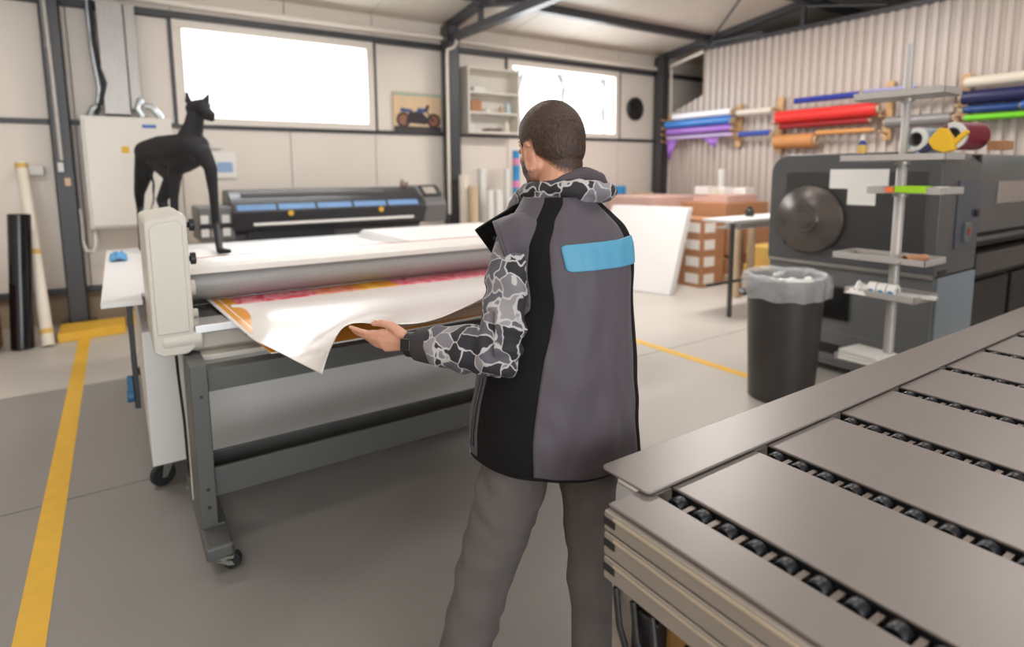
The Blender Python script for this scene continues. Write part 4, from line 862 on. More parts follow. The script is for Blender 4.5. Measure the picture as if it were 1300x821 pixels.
def carton(x0, x1, y0, y1, z0, z1, mm, lab, label_on=None):
    o = empty('carton', ((x0+x1)/2, (y0+y1)/2, z0), lab, 'box', 'cartons at the back right')
    MB().box(x0, x1, y0, y1, z0, z1).build('box_body', mm, o, bevel=0.004)
    if label_on: MB().box(x0-0.002, x0+0.001, y0+0.05, y0+0.28, z0+0.05, z1-0.05).build('white_label', M_paperw, o); MB().box(x0+0.04, x0+0.26, y0-0.002, y0+0.001, z0+0.05, z1-0.05).build('white_label', M_paperw, o)
    else: MB().box(x0, x1, (y0+y1)/2-0.03, (y0+y1)/2+0.03, z1, z1+0.001).build('tape_strip', M_tape, o)
    return o
for k in range(4): carton(6.55, 7.02, 5.15, 5.85, 0.002+0.235*k, 0.235*(k+1), M_brown, ('brown labelled carton at the foot of the narrow stack behind the leaning boards', 'brown labelled carton second from the floor in the narrow stack', 'brown labelled carton third from the floor in the narrow stack', 'brown labelled carton topmost in the narrow stack')[k], True)
pl = empty('pallet', (7.6, 5.6, 0), 'wooden pallet on the floor under the wide cartons', 'pallet')
for y in (5.2, 5.6, 6.0): MB().box(7.1, 8.2, y-0.05, y+0.05, 0.0, 0.1).build('bearer', M_tan, pl)
for k in range(6): MB().box(7.1+0.19*k, 7.24+0.19*k, 5.12, 6.08, 0.1, 0.125).build('plank', M_tan, pl)
carton(7.45, 8.1, 5.25, 6.0, 0.127, 0.40, M_brown2, 'dark brown carton lowest on the pallet'); carton(7.12, 8.15, 5.18, 6.0, 0.402, 0.80, M_brown, 'wide brown carton in the middle of the pallet stack'); carton(7.1, 8.1, 5.2, 6.0, 0.802, 1.13, M_brown, 'wide reddish brown carton on top of the pallet stack')
o = empty('torn_carton', (7.25, 5.35, 0.127), 'small torn open carton at the front of the pallet', 'box', 'cartons at the back right')
MB().box(7.13, 7.42, 5.2, 5.22, .127, .36).box(7.13, 7.42, 5.48, 5.5, .127, .36).box(7.13, 7.15, 5.22, 5.48, .127, .30).box(7.40, 7.42, 5.22, 5.48, .127, .36).box(7.13, 7.42, 5.2, 5.5, .127, .135).build('box_body', M_brown, o); MB().obox((7.17, 5.33, 0.372), (0.14, 0.25, 0.006), Matrix.Rotation(R(-35), 3, 'Y')).build('flap', M_tan, o)
M_pink = mat('pinkish_carton', rgb(206, 170, 160), 0.75)
carton(6.7, 7.9, 6.2, 7.2, 0.002, 1.2, M_pink, 'large pale pink carton behind the leaning boards and brown cartons')
carton(7.25, 7.95, 5.3, 5.9, 1.134, 1.24, M_pink, 'flat pale pink carton lying on the wide reddish brown carton')
for k, (x, y) in enumerate(((7.35, 5.75), (7.6, 5.65), (7.82, 5.45))): tag(MB().box(x-0.11, x+0.11, y-0.12, y+0.12, 1.243, 1.36-0.01*k).build('white_carton', M_white, bevel=0.004), ('white carton left on the flat pink carton', 'white carton in the middle on the flat pink carton', 'white carton right on the flat pink carton')[k], 'box', 'white cartons on the pink carton')
o = empty('upright_tube', (8.25, 6.15, 0), 'tall white tube standing upright by the corrugated wall behind the tall table', 'tube'); MB().pipe((8.25, 6.15, 0.003), (8.25, 6.15, 1.62), 0.055, 0.035).build('tube_wall', M_white, o)
tt_ = empty('tall_table', (6.2, 4.35, 0), 'tall white-topped table with thin dark legs between the cartons and the machine', 'table')
MB().box(5.46, 7.3, 3.90, 4.30, 1.035, 1.065).build('tabletop', M_board, tt_, bevel=0.004)
for x in (5.5, 7.22):
    for y, dx in ((3.94, 0), (4.26, .44 if x < 6 else 0)): MB().box(x+dx-0.018, x+dx+0.018, y-0.018, y+0.018, 0, 1.036).build('leg', M_steel, tt_)
MB().box(5.65, 7.2, 4.0, 4.27, 0.95, 0.965).build('under_shelf', M_board, tt_); MB().box(5.52, 7.2, 4.25, 4.27, 0.28, 0.31).build('stretcher', M_steel, tt_)
for k in range(3): tag(MB().box(5.75, 6.6, 4.02, 4.22, 0.967+0.018*k, 0.983+0.018*k).build('sheet_pack', M_paperw, bevel=0.002), ('pack of white sheets lowest on the shelf under the tall table top', 'pack of white sheets in the middle on the shelf under the tall table top', 'pack of white sheets uppermost on the shelf under the tall table top')[k], 'sheets', 'sheet packs under the tall table top')
tag(MB().lathe([(0.045, 0), (0.05, 0.01), (0.05, 0.07), (0.03, 0.085), (0.03, 0.11)], (6.1, 4.15, 1.066), n=20).build('black_pot', M_black), 'small black pot standing on the tall white-topped table', 'pot')
M_ybox = mat('yellowish_carton', rgb(214, 176, 96), 0.7)
carton(7.05, 7.6, 4.40, 4.9, 0.002, 0.32, M_ybox, 'yellowish carton on the floor behind the tall table'); carton(7.1, 7.55, 4.45, 4.85, 0.322, 0.58, M_ybox, 'yellowish carton on top of another behind the tall table')
for k, (x, y, h, mm) in enumerate(((6.42, 4.52, 0.92, M_tan), (6.55, 4.56, 0.90, M_brown), (6.68, 4.5, 0.91, M_tan))):
    o = empty('upright_core', (x, y, 0), ('pale cardboard core upright under the tall table, left of three', 'brown cardboard core upright under the tall table, middle of three', 'pale cardboard core upright under the tall table, right of three')[k], 'tube', 'cardboard cores under the tall table'); MB().pipe((x, y, 0.003), (x, y, h), 0.045, 0.03).build('tube_wall', mm, o)
for k, (px, Y, topy) in enumerate(((831, 7.5, 243),)):
    q = aty(px, topy, Y); tag(MB().tube([(q.x+0.14, Y-0.1, 0.02), (q.x, Y+0.28, q.z)], 0.035, 12).build('leaning_post', M_tubew), 'cream post leaning on the wall beside the corner column', 'post')
carton(7.60, 8.0, 7.35, 7.58, 0.002, 0.55, M_tan, 'pale carton on the floor at the back wall, lower of two'); carton(7.63, 7.97, 7.36, 7.57, 0.552, 1.22, M_tan, 'tall pale carton at the back wall standing on another')

# ------------------------------------------------------------------ roll racks on the corrugated partition
M_wood = mat('rack_wood', rgb(196, 158, 112), 0.6, var=0.1, scale=8, stretch=(1, 1, 6))
RX = BX-0.03
def rack(y, z0, z1, lab, pegs):
    o = empty('roll_rack', (RX, y, z0), lab, 'rack', 'wooden roll racks on the corrugated wall')
    MB().box(RX-0.04, RX+0.004, y-0.05, y+0.05, z0, z1).build('upright_board', M_wood, o, bevel=0.004)
    for z in pegs: MB().tube([(RX-0.04, y, z), (RX-0.26, y, z+0.03)], 0.014, 10).build('peg', M_wood, o)
    return o
rack(7.52, 2.02, 2.62, 'wooden roll rack nearest the corner, under the left ends of the purple rolls', (2.48, 2.33, 2.22, 2.10))
rack(6.08, 1.98, 2.66, 'wooden roll rack between the purple roll and the short dark blue roll', (2.48, 2.34, 2.23, 2.11))
rack(5.36, 1.86, 2.70, 'wooden roll rack at the left end of the red roll', (2.50, 2.27, 2.10))
rack(3.82, 1.98, 2.74, 'wooden roll rack at the right end of the red roll', (2.50, 2.26, 2.06))
rack(2.98, 2.06, 2.72, 'wooden roll rack at the left end of the cream, navy and green rolls', (2.50, 2.31, 2.2, 2.13))
rack(1.2, 2.06, 2.72, 'wooden roll rack at the right end of the navy roll, past the machine hood', (2.50, 2.31, 2.2, 2.13))
def wroll(y0, y1, z, r, c, lab, gloss=0.35, dx=0.15, nm='vinyl_roll'):
    mm = mat('vinyl_%d_%d_%d' % c, rgb(*c), gloss, var=0.05)
    o = empty(nm, (RX-dx, (y0+y1)/2, z-r), lab, 'roll', 'vinyl rolls on the wall racks')
    MB().pipe((RX-dx, y0, z), (RX-dx, y1, z), r, r*0.6, 24).build('film', mm, o, bevel=0.003)
    MB().pipe((RX-dx, y0+0.03, z), (RX-dx, y1-0.03, z), r*0.6, r*0.5, 16).build('core', M_tan, o)
    return o, mm
wroll(7.34, 6.14, 2.55, 0.055, (236, 236, 240), 'white vinyl roll topmost at the corner end of the racks')
wroll(7.50, 6.12, 2.42, 0.065, (52, 120, 196), 'bright blue vinyl roll below the white one at the corner end of the racks')
o, mv = wroll(7.46, 6.12, 2.29, 0.055, (154, 104, 196), 'purple vinyl roll below the bright blue one')
wroll(7.46, 6.10, 2.18, 0.035, (178, 160, 200), 'thin lavender roll lowest at the corner end of the racks')
for (ya, yb, dz, lab) in ((7.46, 7.22, 0.34, 'loose purple vinyl tail hanging at the corner end of the racks'), (6.66, 6.36, 0.16, 'short purple vinyl tail hanging under the lavender roll')):
    mb = MB().add([(RX-0.19, ya, 2.14), (RX-0.19, yb, 2.14), (RX-0.19, (ya*0.6+yb*0.4) if dz > .2 else yb+0.02, 2.14-dz), (RX-0.19, (ya*0.8+yb*0.2) if dz > .2 else yb+0.06, 2.14-dz)], [(0, 1, 2, 3)])
    tag(mb.build('vinyl_tail', mv, solid=0.004), lab, 'vinyl')
wroll(6.02, 5.42, 2.51, 0.048, (214, 206, 194), 'short cream roll between two racks above the dark blue roll')
wroll(5.98, 5.42, 2.17, 0.042, (40, 70, 160), 'short dark blue roll between two racks')
wroll(5.32, 3.90, 2.385, 0.092, (214, 48, 44), 'thick bright red vinyl roll in the middle of the corrugated wall', dx=0.16)
wroll(5.28, 4.0, 2.248, 0.042, (140, 26, 32), 'thin dark red roll under the thick red roll')
wroll(5.03, 4.12, 2.595, 0.042, (28, 50, 140), 'navy blue roll lying above the thick red roll', dx=0.2)
wroll(4.10, 3.45, 2.625, 0.026, (150, 150, 190), 'thin pale violet tube right of the navy roll')
wroll(5.33, 4.72, 2.02, 0.105, (186, 128, 76), 'thick brown paper roll below the red roll', 0.6)
wroll(4.70, 3.95, 2.12, 0.032, (198, 140, 78), 'thin tan tube right of the brown paper roll', 0.6)
wroll(2.94, 1.3, 2.60, 0.066, (216, 206, 190), 'cream vinyl roll topmost at the right end of the wall')
wroll(2.96, 1.3, 2.425, 0.082, (30, 34, 78), 'thick dark navy roll below the cream one at the right')
wroll(2.94, 2.42, 2.285, 0.045, (24, 60, 120), 'dark teal-blue roll under the navy roll at the right')
wroll(2.40, 1.3, 2.295, 0.045, (56, 100, 180), 'lighter blue roll right of the dark teal-blue roll')
wroll(2.92, 1.3, 2.19, 0.036, (110, 200, 30), 'lime green roll lowest at the right end of the wall')
wroll(3.72, 3.06, 2.52, 0.045, (224, 210, 190), 'short cream tube between the red roll and the right racks')
wroll(3.78, 3.05, 2.20, 0.075, (120, 116, 116), 'thick grey roll behind the two vinyl rolls on the machine')

# ------------------------------------------------------------------ person
from mathutils.bvhtree import BVHTree
def prj(p):
    q = Vector(p)-Vector((0, 0, CAM_H)); d = q.dot(fw); return 650+748.1*q.dot(r2)/d, 313.0+748.1*q.dot(d2)/d
M_skin = mat('skin', rgb(206, 152, 126), 0.5, var=0.05, scale=25, bump=0.05, bscale=250)
M_vest = mat('vest_grey_cloth', rgb(76, 69, 77), 0.62, var=0.05, scale=5, bump=0.10, bscale=700, sheen=0.1)
M_vestb = mat('vest_black_cloth', rgb(11, 10, 12), 0.8, var=0.08, scale=6, bump=0.10, bscale=700, spec=0.25)
M_hoodd = mat('hood_lining', rgb(78, 70, 76), 0.8, var=0.06, scale=14, bump=0.1, bscale=300)
M_pants = mat('heather_trousers', rgb(94, 88, 86), 0.85, var=0.10, scale=240, bump=0.12, bscale=500)
M_rib = mat('ribbed_cuff', rgb(52, 46, 50), 0.85, var=0.08, bump=0.3, bscale=260)
def camo():
    m = bpy.data.materials.new('grey_camouflage'); m.use_nodes = True; nt = m.node_tree; b = nt.nodes['Principled BSDF']; b.inputs['Roughness'].default_value = 0.8
    tc = nt.nodes.new('ShaderNodeTexCoord'); nz = nt.nodes.new('ShaderNodeTexNoise'); nz.inputs['Scale'].default_value = 14; nt.links.new(tc.outputs['Object'], nz.inputs['Vector'])
    ad = nt.nodes.new('ShaderNodeMix'); ad.data_type = 'RGBA'; ad.blend_type = 'LINEAR_LIGHT'; ad.inputs['Factor'].default_value = 0.045
    nt.links.new(tc.outputs['Object'], ad.inputs['A']); nt.links.new(nz.outputs['Color'], ad.inputs['B'])
    def vor(feat):
        v = nt.nodes.new('ShaderNodeTexVoronoi'); v.feature = feat; v.inputs['Scale'].default_value = 18; v.inputs['Randomness'].default_value = 0.9; nt.links.new(ad.outputs['Result'], v.inputs['Vector']); return v
    e = vor('DISTANCE_TO_EDGE'); f = vor('F1')
    r = nt.nodes.new('ShaderNodeValToRGB'); r.color_ramp.interpolation = 'CONSTANT'
    for _ in range(3): r.color_ramp.elements.new(0.5)
    for el, (p, c) in zip(r.color_ramp.elements, ((0, rgb(40, 39, 44)), (0.33, rgb(90, 88, 96)), (0.58, rgb(122, 118, 124)), (0.78, rgb(62, 60, 66)), (0.9, rgb(142, 137, 140)))): el.position = p; el.color = c
    sx = nt.nodes.new('ShaderNodeSeparateColor'); nt.links.new(f.outputs['Color'], sx.inputs[0]); nt.links.new(sx.outputs[0], r.inputs[0])
    th = nt.nodes.new('ShaderNodeMapRange'); th.inputs['From Min'].default_value = 0.034; th.inputs['From Max'].default_value = 0.05; nt.links.new(e.outputs['Distance'], th.inputs['Value'])
    mx = nt.nodes.new('ShaderNodeMix'); mx.data_type = 'RGBA'; mx.inputs['A'].default_value = rgb(182, 179, 179); nt.links.new(th.outputs[0], mx.inputs['Factor']); nt.links.new(r.outputs[0], mx.inputs['B']); nt.links.new(mx.outputs['Result'], b.inputs['Base Color'])
    return m
M_camo = camo()

PHI = R(81); Fd = Vector((math.cos(PHI), math.sin(PHI), 0)); Ld = Vector((-math.sin(PHI), math.cos(PHI), 0)); Up = Vector((0, 0, 1))
Cw = atd(711, 450, 1.68); CX = Vector((Cw.x, Cw.y, 0))       # body axis on the floor
def bp(l, f, z): return CX+Ld*l+Fd*f+Up*z                    # left, forward, height
person_lab = 'bearded person in a grey vest and camouflage hoodie holding the edge of the film'

# joints
shL, shR = atd(655, 308, 1.605), bp(-0.165, 0.04, 1.40)
elL, wrL = atd(638, 446, 1.57), atd(522, 437, 1.67)
elR, wrR = bp(-0.235, 0.15, 1.13), bp(-0.05, 0.40, 1.06)
hipL, hipR = bp(0.095, 0.0, 0.90), bp(-0.095, 0.0, 0.90)
knL, knR = atd(614, 733, 1.66), atd(749, 733, 1.63)
anL = knL+(knL-hipL).normalized()*0.41; anL.z = 0.09; anR = knR+(knR-hipR).normalized()*0.41; anR.z = 0.09
anL += Fd*-0.03; anR += Fd*-0.03
# head frame
Hc = atd(698, 184, 1.69); HA = R(93); HS = 1.0; HP = R(14)
hf0 = Vector((math.cos(HA), math.sin(HA), 0)); hl = Vector((-math.sin(HA), math.cos(HA), 0)); hf = hf0*math.cos(HP)-Up*math.sin(HP); hu = hf.cross(hl)*1.0
def hp(f, l, u): return Hc+(hf*f+hl*l+hu*u)*HS
HM = Matrix((hf, hl, hu)).transposed()
mb = MB()
mb.ell(hp(-0.008, 0, 0.015), (0.098, 0.077, 0.096), HM, 28, 18)                       # skull
mb.ell(hp(-0.035, 0, -0.01), (0.066, 0.066, 0.075), HM)
mb.ell(hp(0.035, 0, -0.045), (0.058, 0.060, 0.066), HM); mb.ell(hp(0.058, 0, -0.082), (0.032, 0.036, 0.028), HM)     # face, chin
for s in (-1, 1):
    chain(mb, [hp(-0.005, s*0.058, -0.055), hp(0.055, s*0.03, -0.09)], [.02, .018])   # jaw line
    mb.ell(hp(0.062, s*0.036, -0.022), (0.022, 0.018, 0.018), HM)                      # cheek
    mb.ell(hp(0.082, s*0.031, 0.0045), (0.0105, 0.014, 0.0085), HM)                      # eyelid
    chain(mb, [hp(0.083, s*0.012, 0.024), hp(0.074, s*0.038, 0.022)], [.010, .008])   # brow
    rim = [hp(-0.004+0.020*math.cos(t), s*(0.0845+0.006*max(-1, -math.cos(t))), -0.034+0.034*math.sin(t)) for t in [R(x) for x in range(-105, 155, 20)]]
    chain(mb, rim, [.0056]*len(rim), 8)
    mb.ell(hp(-0.002, s*0.074, -0.033), (0.018, 0.007, 0.032), HM); mb.ell(hp(-0.004, s*0.080, -0.066), (0.009, 0.0055, 0.010), HM)
chain(mb, [hp(0.088, 0, 0.012), hp(0.104, 0, -0.026)], [.009, .012]); mb.ell(hp(0.094, 0, -0.032), (0.016, 0.018, 0.010), HM)    # nose
mb.ell(hp(0.083, 0, -0.057), (0.014, 0.024, 0.006), HM); mb.ell(hp(0.082, 0, -0.066), (0.013, 0.021, 0.006), HM)               # lips
mb.v = [tuple(Hc+(Vector(q)-Hc)*1.065) for q in mb.v]; HS = 1.065
nb_, nt_ = bp(-0.01, 0.03, 1.47), hp(-0.03, 0, -0.06)
chain(mb, [nb_, nt_], [.064, .058])
# trunk and limbs (under the clothes)
chain(mb, [bp(0, 0, .93), bp(0, .02, 1.10), bp(-.03, .02, 1.28), bp(-.03, .03, 1.38)], [.125, .11, .11, .09]); chain(mb, [bp(.07, 0, .95), bp(-.07, 0, .95)], [.11, .11])
chain(mb, [shL+Ld*-.02, shR+Ld*.02], [.052, .052]); chain(mb, [bp(.03, .03, 1.26), bp(-.10, .03, 1.26)], [.085, .085])
chain(mb, [shL, elL], [.05, .04]); chain(mb, [elL, elL.lerp(wrL, .35), wrL], [.04, .041, .028])
chain(mb, [shR, elR], [.05, .04]); chain(mb, [elR, elR.lerp(wrR, .35), wrR], [.04, .041, .028])
for h_, k_, a_ in ((hipL, knL, anL), (hipR, knR, anR)):
    chain(mb, [h_, k_], [.082, .055]); chain(mb, [k_, k_.lerp(a_, .35), a_], [.053, .053, .036])
    chain(mb, [a_+Up*-.03+Fd*-.03, a_+Up*-.055+Fd*.13], [.035, .026])
# left hand, its back to the camera, thumb on top of the film
def hd(x, y, dd): return atd(x, y, 1.67+dd)
pal = [(485, 423, .022), (483, 430, .024), (486, 436, .026), (491, 441, .026)]
for (x, y, d_), r_ in zip(pal, (.0130, .014, .0135, .0125)): chain(mb, [wrL.lerp(hd(508, 432, .012), .6)+(hd(x, y, d_)-hd(486, 432, .024))*0.35, hd(x, y, d_)], [.0165, r_], 12)
fing = [([(485, 423, .022), (466, 422.5, .030), (454.5, 419, .040), (444.5, 414.8, .052)], (.0100, .0084, .0076, .0060)),
        ([(483, 430, .024), (464, 426, .040), (454, 422, .056), (448, 418.5, .070)], (.0104, .0088, .0080, .0064)),
        ([(486, 436, .026), (471, 431, .048), (463, 427, .068), (459, 424, .084)], (.0100, .0086, .0078, .0064)),
        ([(491, 441, .026), (479, 438, .044), (472, 434, .060), (469, 431, .072)], (.0092, .0078, .0070, .0058))]
for pts, rs in fing: chain(mb, [hd(*p) for p in pts], list(rs), 12)
chain(mb, [hd(511, 425, .002), hd(497, 413.5, .006)], [.0165, .0135], 12); chain(mb, [hd(497, 413.5, .006), hd(485, 409.8, .016), hd(474.5, 410.6, .026)], [.0132, .0108, .0085], 12)
# right hand in front of the body, fingers closed on the sheet edge
hr = (Ld*0.55+Fd*0.8+Up*-0.1).normalized(); sr = hr.cross(Up).normalized()
chain(mb, [wrR, wrR+hr*.05], [.028, .03]); 
for i_, o_ in enumerate((-.03, -.01, .01, .03)):
    k_ = wrR+hr*.085+sr*o_; chain(mb, [wrR+hr*.03+sr*o_*.6, k_], [.016, .012], 12); chain(mb, [k_, k_+hr*.035+Up*-.018, k_+hr*.05+Up*-.04, k_+hr*.045+Up*-.058], [.0102, .009, .008, .007], 12)
chain(mb, [wrR+hr*.02-sr*.02, wrR+hr*.05-sr*.045+Up*.012, wrR+hr*.085-sr*.045+Up*.008], [.015, .012, .009], 12)
base = Vector((CX.x, CX.y, 0.0))
person = blob(mb, 'person', M_skin, 0.0037, 3, origin=base)
tag(person, person_lab, 'person')
bvh = BVHTree.FromPolygons([v.co+base for v in person.data.vertices], [tuple(p.vertices) for p in person.data.polygons])

# nails on the visible thumb and index finger
for (x, y, d_, tx, ty, td) in ((476, 407.8, .022, 470.5, 409.5, .037),):
    a = hd(x, y, d_)+fw*-.004; mbn = MB().ell(a+Up*.004, (.0055, .0045, .002), Matrix.Rotation(R(20), 3, 'Y'), 12, 8); mbn.build('thumb_nail', mat('nail', rgb(226, 180, 160), 0.3), person)

# hair and beard are laid on the head, thinning toward their edges
def shell(name, dens, off, c, n_lat, n_lon, cmap):
    vs, ds, idx = [], [], {}
    for j in range(n_lat+1):
        for i in range(n_lon):
            th = math.pi*j/n_lat; ph = 2*math.pi*i/n_lon
            d = Vector((math.sin(th)*math.cos(ph), math.sin(th)*math.sin(ph), math.cos(th))); w_ = hf*d.x+hl*d.y+hu*d.z
            q = dens(d)
            if q <= 0: continue
            hit, nrm, _, _ = bvh.ray_cast(c+w_*0.2, -w_, 0.3)
            if hit is None: continue
            o_ = off*min(1, q*2.2)*(1+0.35*noise.noise(d*26)); idx[(i, j)] = len(vs); vs.append(hit+w_*(0.0006+o_)); ds.append(min(1, q))
    fs = []
    for j in range(n_lat):
        for i in range(n_lon):
            k = [(i, j), ((i+1) % n_lon, j), ((i+1) % n_lon, j+1), (i, j+1)]
            if all(x in idx for x in k): fs.append(tuple(idx[x] for x in k))
    me = bpy.data.meshes.new(name); me.from_pydata([tuple(v-base) for v in vs], [], fs)
    at_ = me.attributes.new('hair_cover', 'FLOAT', 'POINT'); at_.data.foreach_set('value', ds)
    for p in me.polygons: p.use_smooth = True
    me.materials.append(cmap); o = bpy.data.objects.new(name, me); col.objects.link(o); o.parent = person; return o
def hair_mat(name, c0, c1):
    m = bpy.data.materials.new(name); m.use_nodes = True; nt = m.node_tree; b = nt.nodes['Principled BSDF']; b.inputs['Roughness'].default_value = 0.55
    at_ = nt.nodes.new('ShaderNodeAttribute'); at_.attribute_name = 'hair_cover'; tc = nt.nodes.new('ShaderNodeTexCoord')
    mp = nt.nodes.new('ShaderNodeMapping'); mp.inputs['Scale'].default_value = (420, 420, 70); nt.links.new(tc.outputs['Object'], mp.inputs[0])
    nz = nt.nodes.new('ShaderNodeTexNoise'); nz.inputs['Scale'].default_value = 1.0; nz.inputs['Detail'].default_value = 2; nt.links.new(mp.outputs[0], nz.inputs['Vector'])
    cr = nt.nodes.new('ShaderNodeMix'); cr.data_type = 'RGBA'; cr.inputs['A'].default_value = c0; cr.inputs['B'].default_value = c1
    sh = nt.nodes.new('ShaderNodeMapRange'); sh.inputs['From Min'].default_value = .35; sh.inputs['From Max'].default_value = .68; nt.links.new(nz.outputs['Fac'], sh.inputs['Value']); nt.links.new(sh.outputs[0], cr.inputs['Factor'])
    ma = nt.nodes.new('ShaderNodeMath'); ma.operation = 'MULTIPLY_ADD'; nt.links.new(nz.outputs['Fac'], ma.inputs[0]); ma.inputs[1].default_value = 0.9; nt.links.new(at_.outputs['Fac'], ma.inputs[2])
    mr = nt.nodes.new('ShaderNodeMapRange'); mr.inputs['From Min'].default_value = 0.5; mr.inputs['From Max'].default_value = 0.95; nt.links.new(ma.outputs[0], mr.inputs['Value'])
    mx = nt.nodes.new('ShaderNodeMix'); mx.data_type = 'RGBA'; mx.inputs['A'].default_value = rgb(196, 142, 116); nt.links.new(mr.outputs[0], mx.inputs['Factor']); nt.links.new(cr.outputs['Result'], mx.inputs['B']); nt.links.new(mx.outputs['Result'], b.inputs['Base Color'])
    bp2 = nt.nodes.new('ShaderNodeBump'); bp2.inputs['Strength'].default_value = 0.6; bp2.inputs['Distance'].default_value = 0.003; nt.links.new(nz.outputs['Fac'], bp2.inputs['Height']); nt.links.new(bp2.outputs[0], b.inputs['Normal'])
    return m
def hair_d(d):
    f, l, u = d.x, abs(d.y), d.z
    q = 3.0*min(0.70-f-0.25*(1-u), u+0.30+0.86*max(0, -f)-0.22*max(0, f))         # front line, lower edge that drops to the nape
    if -0.27 < f < 0.36 and l > 0.5: q = min(q, 4.0*(u-0.0 if f < 0.22 else u+0.45))       # round the ear, sideburn before it
    return q
def beard_d(d):
    f, l, u = d.x, abs(d.y), d.z
    q = min(3.0*(f-0.16), 3.0*(-0.28-u+0.35*max(0, l-.45)), 4*(u+0.98))
    if l > 0.62: q = max(q, min(5*(f-0.14), 5*(0.36-f), 3*(-u+0.02), 3*(u+.75)))
    if f > 0.5 and l < 0.13 and -0.60 < u < -0.53: q = -1
    return q
hair = shell('hair', hair_d, 0.0055, Hc, 120, 200, hair_mat('brown_hair', rgb(30, 21, 15), rgb(82, 56, 40)))
beard = shell('beard', beard_d, 0.004, Hc, 120, 200, hair_mat('brown_beard', rgb(50, 36, 30), rgb(90, 66, 52)))
for s in (-1, 1):
    e_ = MB().ell(hp(0.0815, s*0.031, 0.000), (0.0075, 0.010, 0.0062), HM, 14, 8).build('eye', mat('eye_white', rgb(226, 222, 216), 0.2), person); MB().ell(hp(0.0882, s*0.031, -0.0015), (0.0014, 0.0042, 0.0042), HM, 12, 6).build('iris', mat('iris_brown', rgb(60, 40, 30), 0.2), e_)
    MB().tube([hp(0.094, s*0.014, 0.030), hp(0.089, s*0.030, 0.034), hp(0.080, s*0.041, 0.030)], [.0022, .0028, .0015], 8).build('eyebrow', mat('brow_hair', rgb(50, 37, 30), 0.7), person)

def wrinkle(o, fn):
    me = o.data; org_ = world_loc(o); ns = [v.normal.copy() for v in me.vertices]
    for v, n_ in zip(me.vertices, ns): v.co += n_*fn(v.co+org_)
    me.update()

# hoodie: sleeves and trunk in grey camouflage
mb = MB()
cuffL = wrL.lerp(elL, 0.12); cuffR = wrR.lerp(elR, 0.12)
chain(mb, [shL+Ld*-.02, shL.lerp(elL, .25), shL.lerp(elL, .6), elL], [.072, .071, .067, .068], 24)
chain(mb, [elL, elL.lerp(wrL, .3), elL.lerp(wrL, .6), elL.lerp(wrL, .70)], [.068, .066, .060, .053], 24)
chain(mb, [shR+Ld*.02, shR.lerp(elR, .5), elR], [.072, .066, .064], 24); chain(mb, [elR, elR.lerp(wrR, .5), elR.lerp(wrR, .8)], [.062, .058, .052], 24)
chain(mb, [bp(-.01, .02, .88), bp(-.03, .02, 1.28), bp(-.03, .03, 1.38)], [.13, .118, .10], 24); chain(mb, [bp(.05, .03, 1.0), bp(-.07, .03, 1.0)], [.11, .11], 24); chain(mb, [bp(.03, .03, 1.27), bp(-.10, .03, 1.27)], [.098, .098], 24)
chain(mb, [bp(0, .035, 1.42), bp(0, .04, 1.50)], [.09, .076], 24)
hoodie = blob(mb, 'hoodie', M_camo, 0.0065, 8, parent=person)
axL = (wrL-elL).normalized(); ua = (elL-shL).normalized()
def hood_w(p):
    t = (p-elL).dot(axL); s = (p-shL).dot(ua)
    k = 0.0
    if 0 < t < 0.3 and (p-(elL+axL*t)).length < .12: k = 0.0075*math.sin(t*80+4*noise.noise(p*9))*(0.5+0.5*noise.noise(p*14+Vector((3, 1, 2))))+0.006*noise.noise(p*22)
    elif s > 0.0 and (p-(shL+ua*min(s, .4))).length < .12: k = 0.0075*math.sin((s+0.35*(p-shL).dot(Fd))*80+4*noise.noise(p*8))*max(0, min(1, (s-.02)*5))+0.006*noise.noise(p*18)
    return k
wrinkle(hoodie, hood_w)
for (c0, e0, w0) in ((cuffL, elL, wrL), (cuffR, elR, wrR)):
    a_ = w0.lerp(e0, .075); b_ = w0.lerp(e0, .17); c_ = w0.lerp(e0, .28)
    k_ = MB().tube([w0.lerp(e0, .055), a_, b_, c_, w0.lerp(e0, .33)], [.037, .044, .048, .051, .044], 36).build('cuff', M_rib, hoodie)
# hood lying round the neck
def ring(pts): return [atd(*p) for p in pts]
fr_ = [bp(-.085, .13, 1.49), bp(0, .17, 1.465), bp(.075, .145, 1.475)]
roll_ = ring([(661, 250, 1.735), (668, 243, 1.68), (690, 240, 1.625), (722, 239, 1.59), (752, 240, 1.595), (770, 243, 1.63), (775, 243, 1.70)])
mb = MB(); chain(mb, roll_+fr_+[roll_[0]], [.022, .024, .025, .025, .025, .024, .022, .024, .026, .026, .022], 18)
chain(mb, ring([(672, 252, 1.68), (700, 251, 1.62), (735, 251, 1.60), (768, 249, 1.64)]), [.018, .02, .02, .018], 16)
hood = blob(mb, 'hood', M_camo, 0.006, 5, parent=hoodie); wrinkle(hood, lambda p: 0.005*noise.noise(p*24)+0.003*noise.noise(p*50))
mb = MB(); chain(mb, ring([(684, 240, 1.645), (700, 233, 1.62), (720, 227, 1.61), (742, 222, 1.615), (760, 227, 1.65), (768, 238, 1.69)]), [.011, .016, .020, .023, .021, .015], 16)
hl_ = blob(mb, 'hood_lining', M_hoodd, 0.006, 5, parent=hoodie); wrinkle(hl_, lambda p: 0.006*noise.noise(p*20))

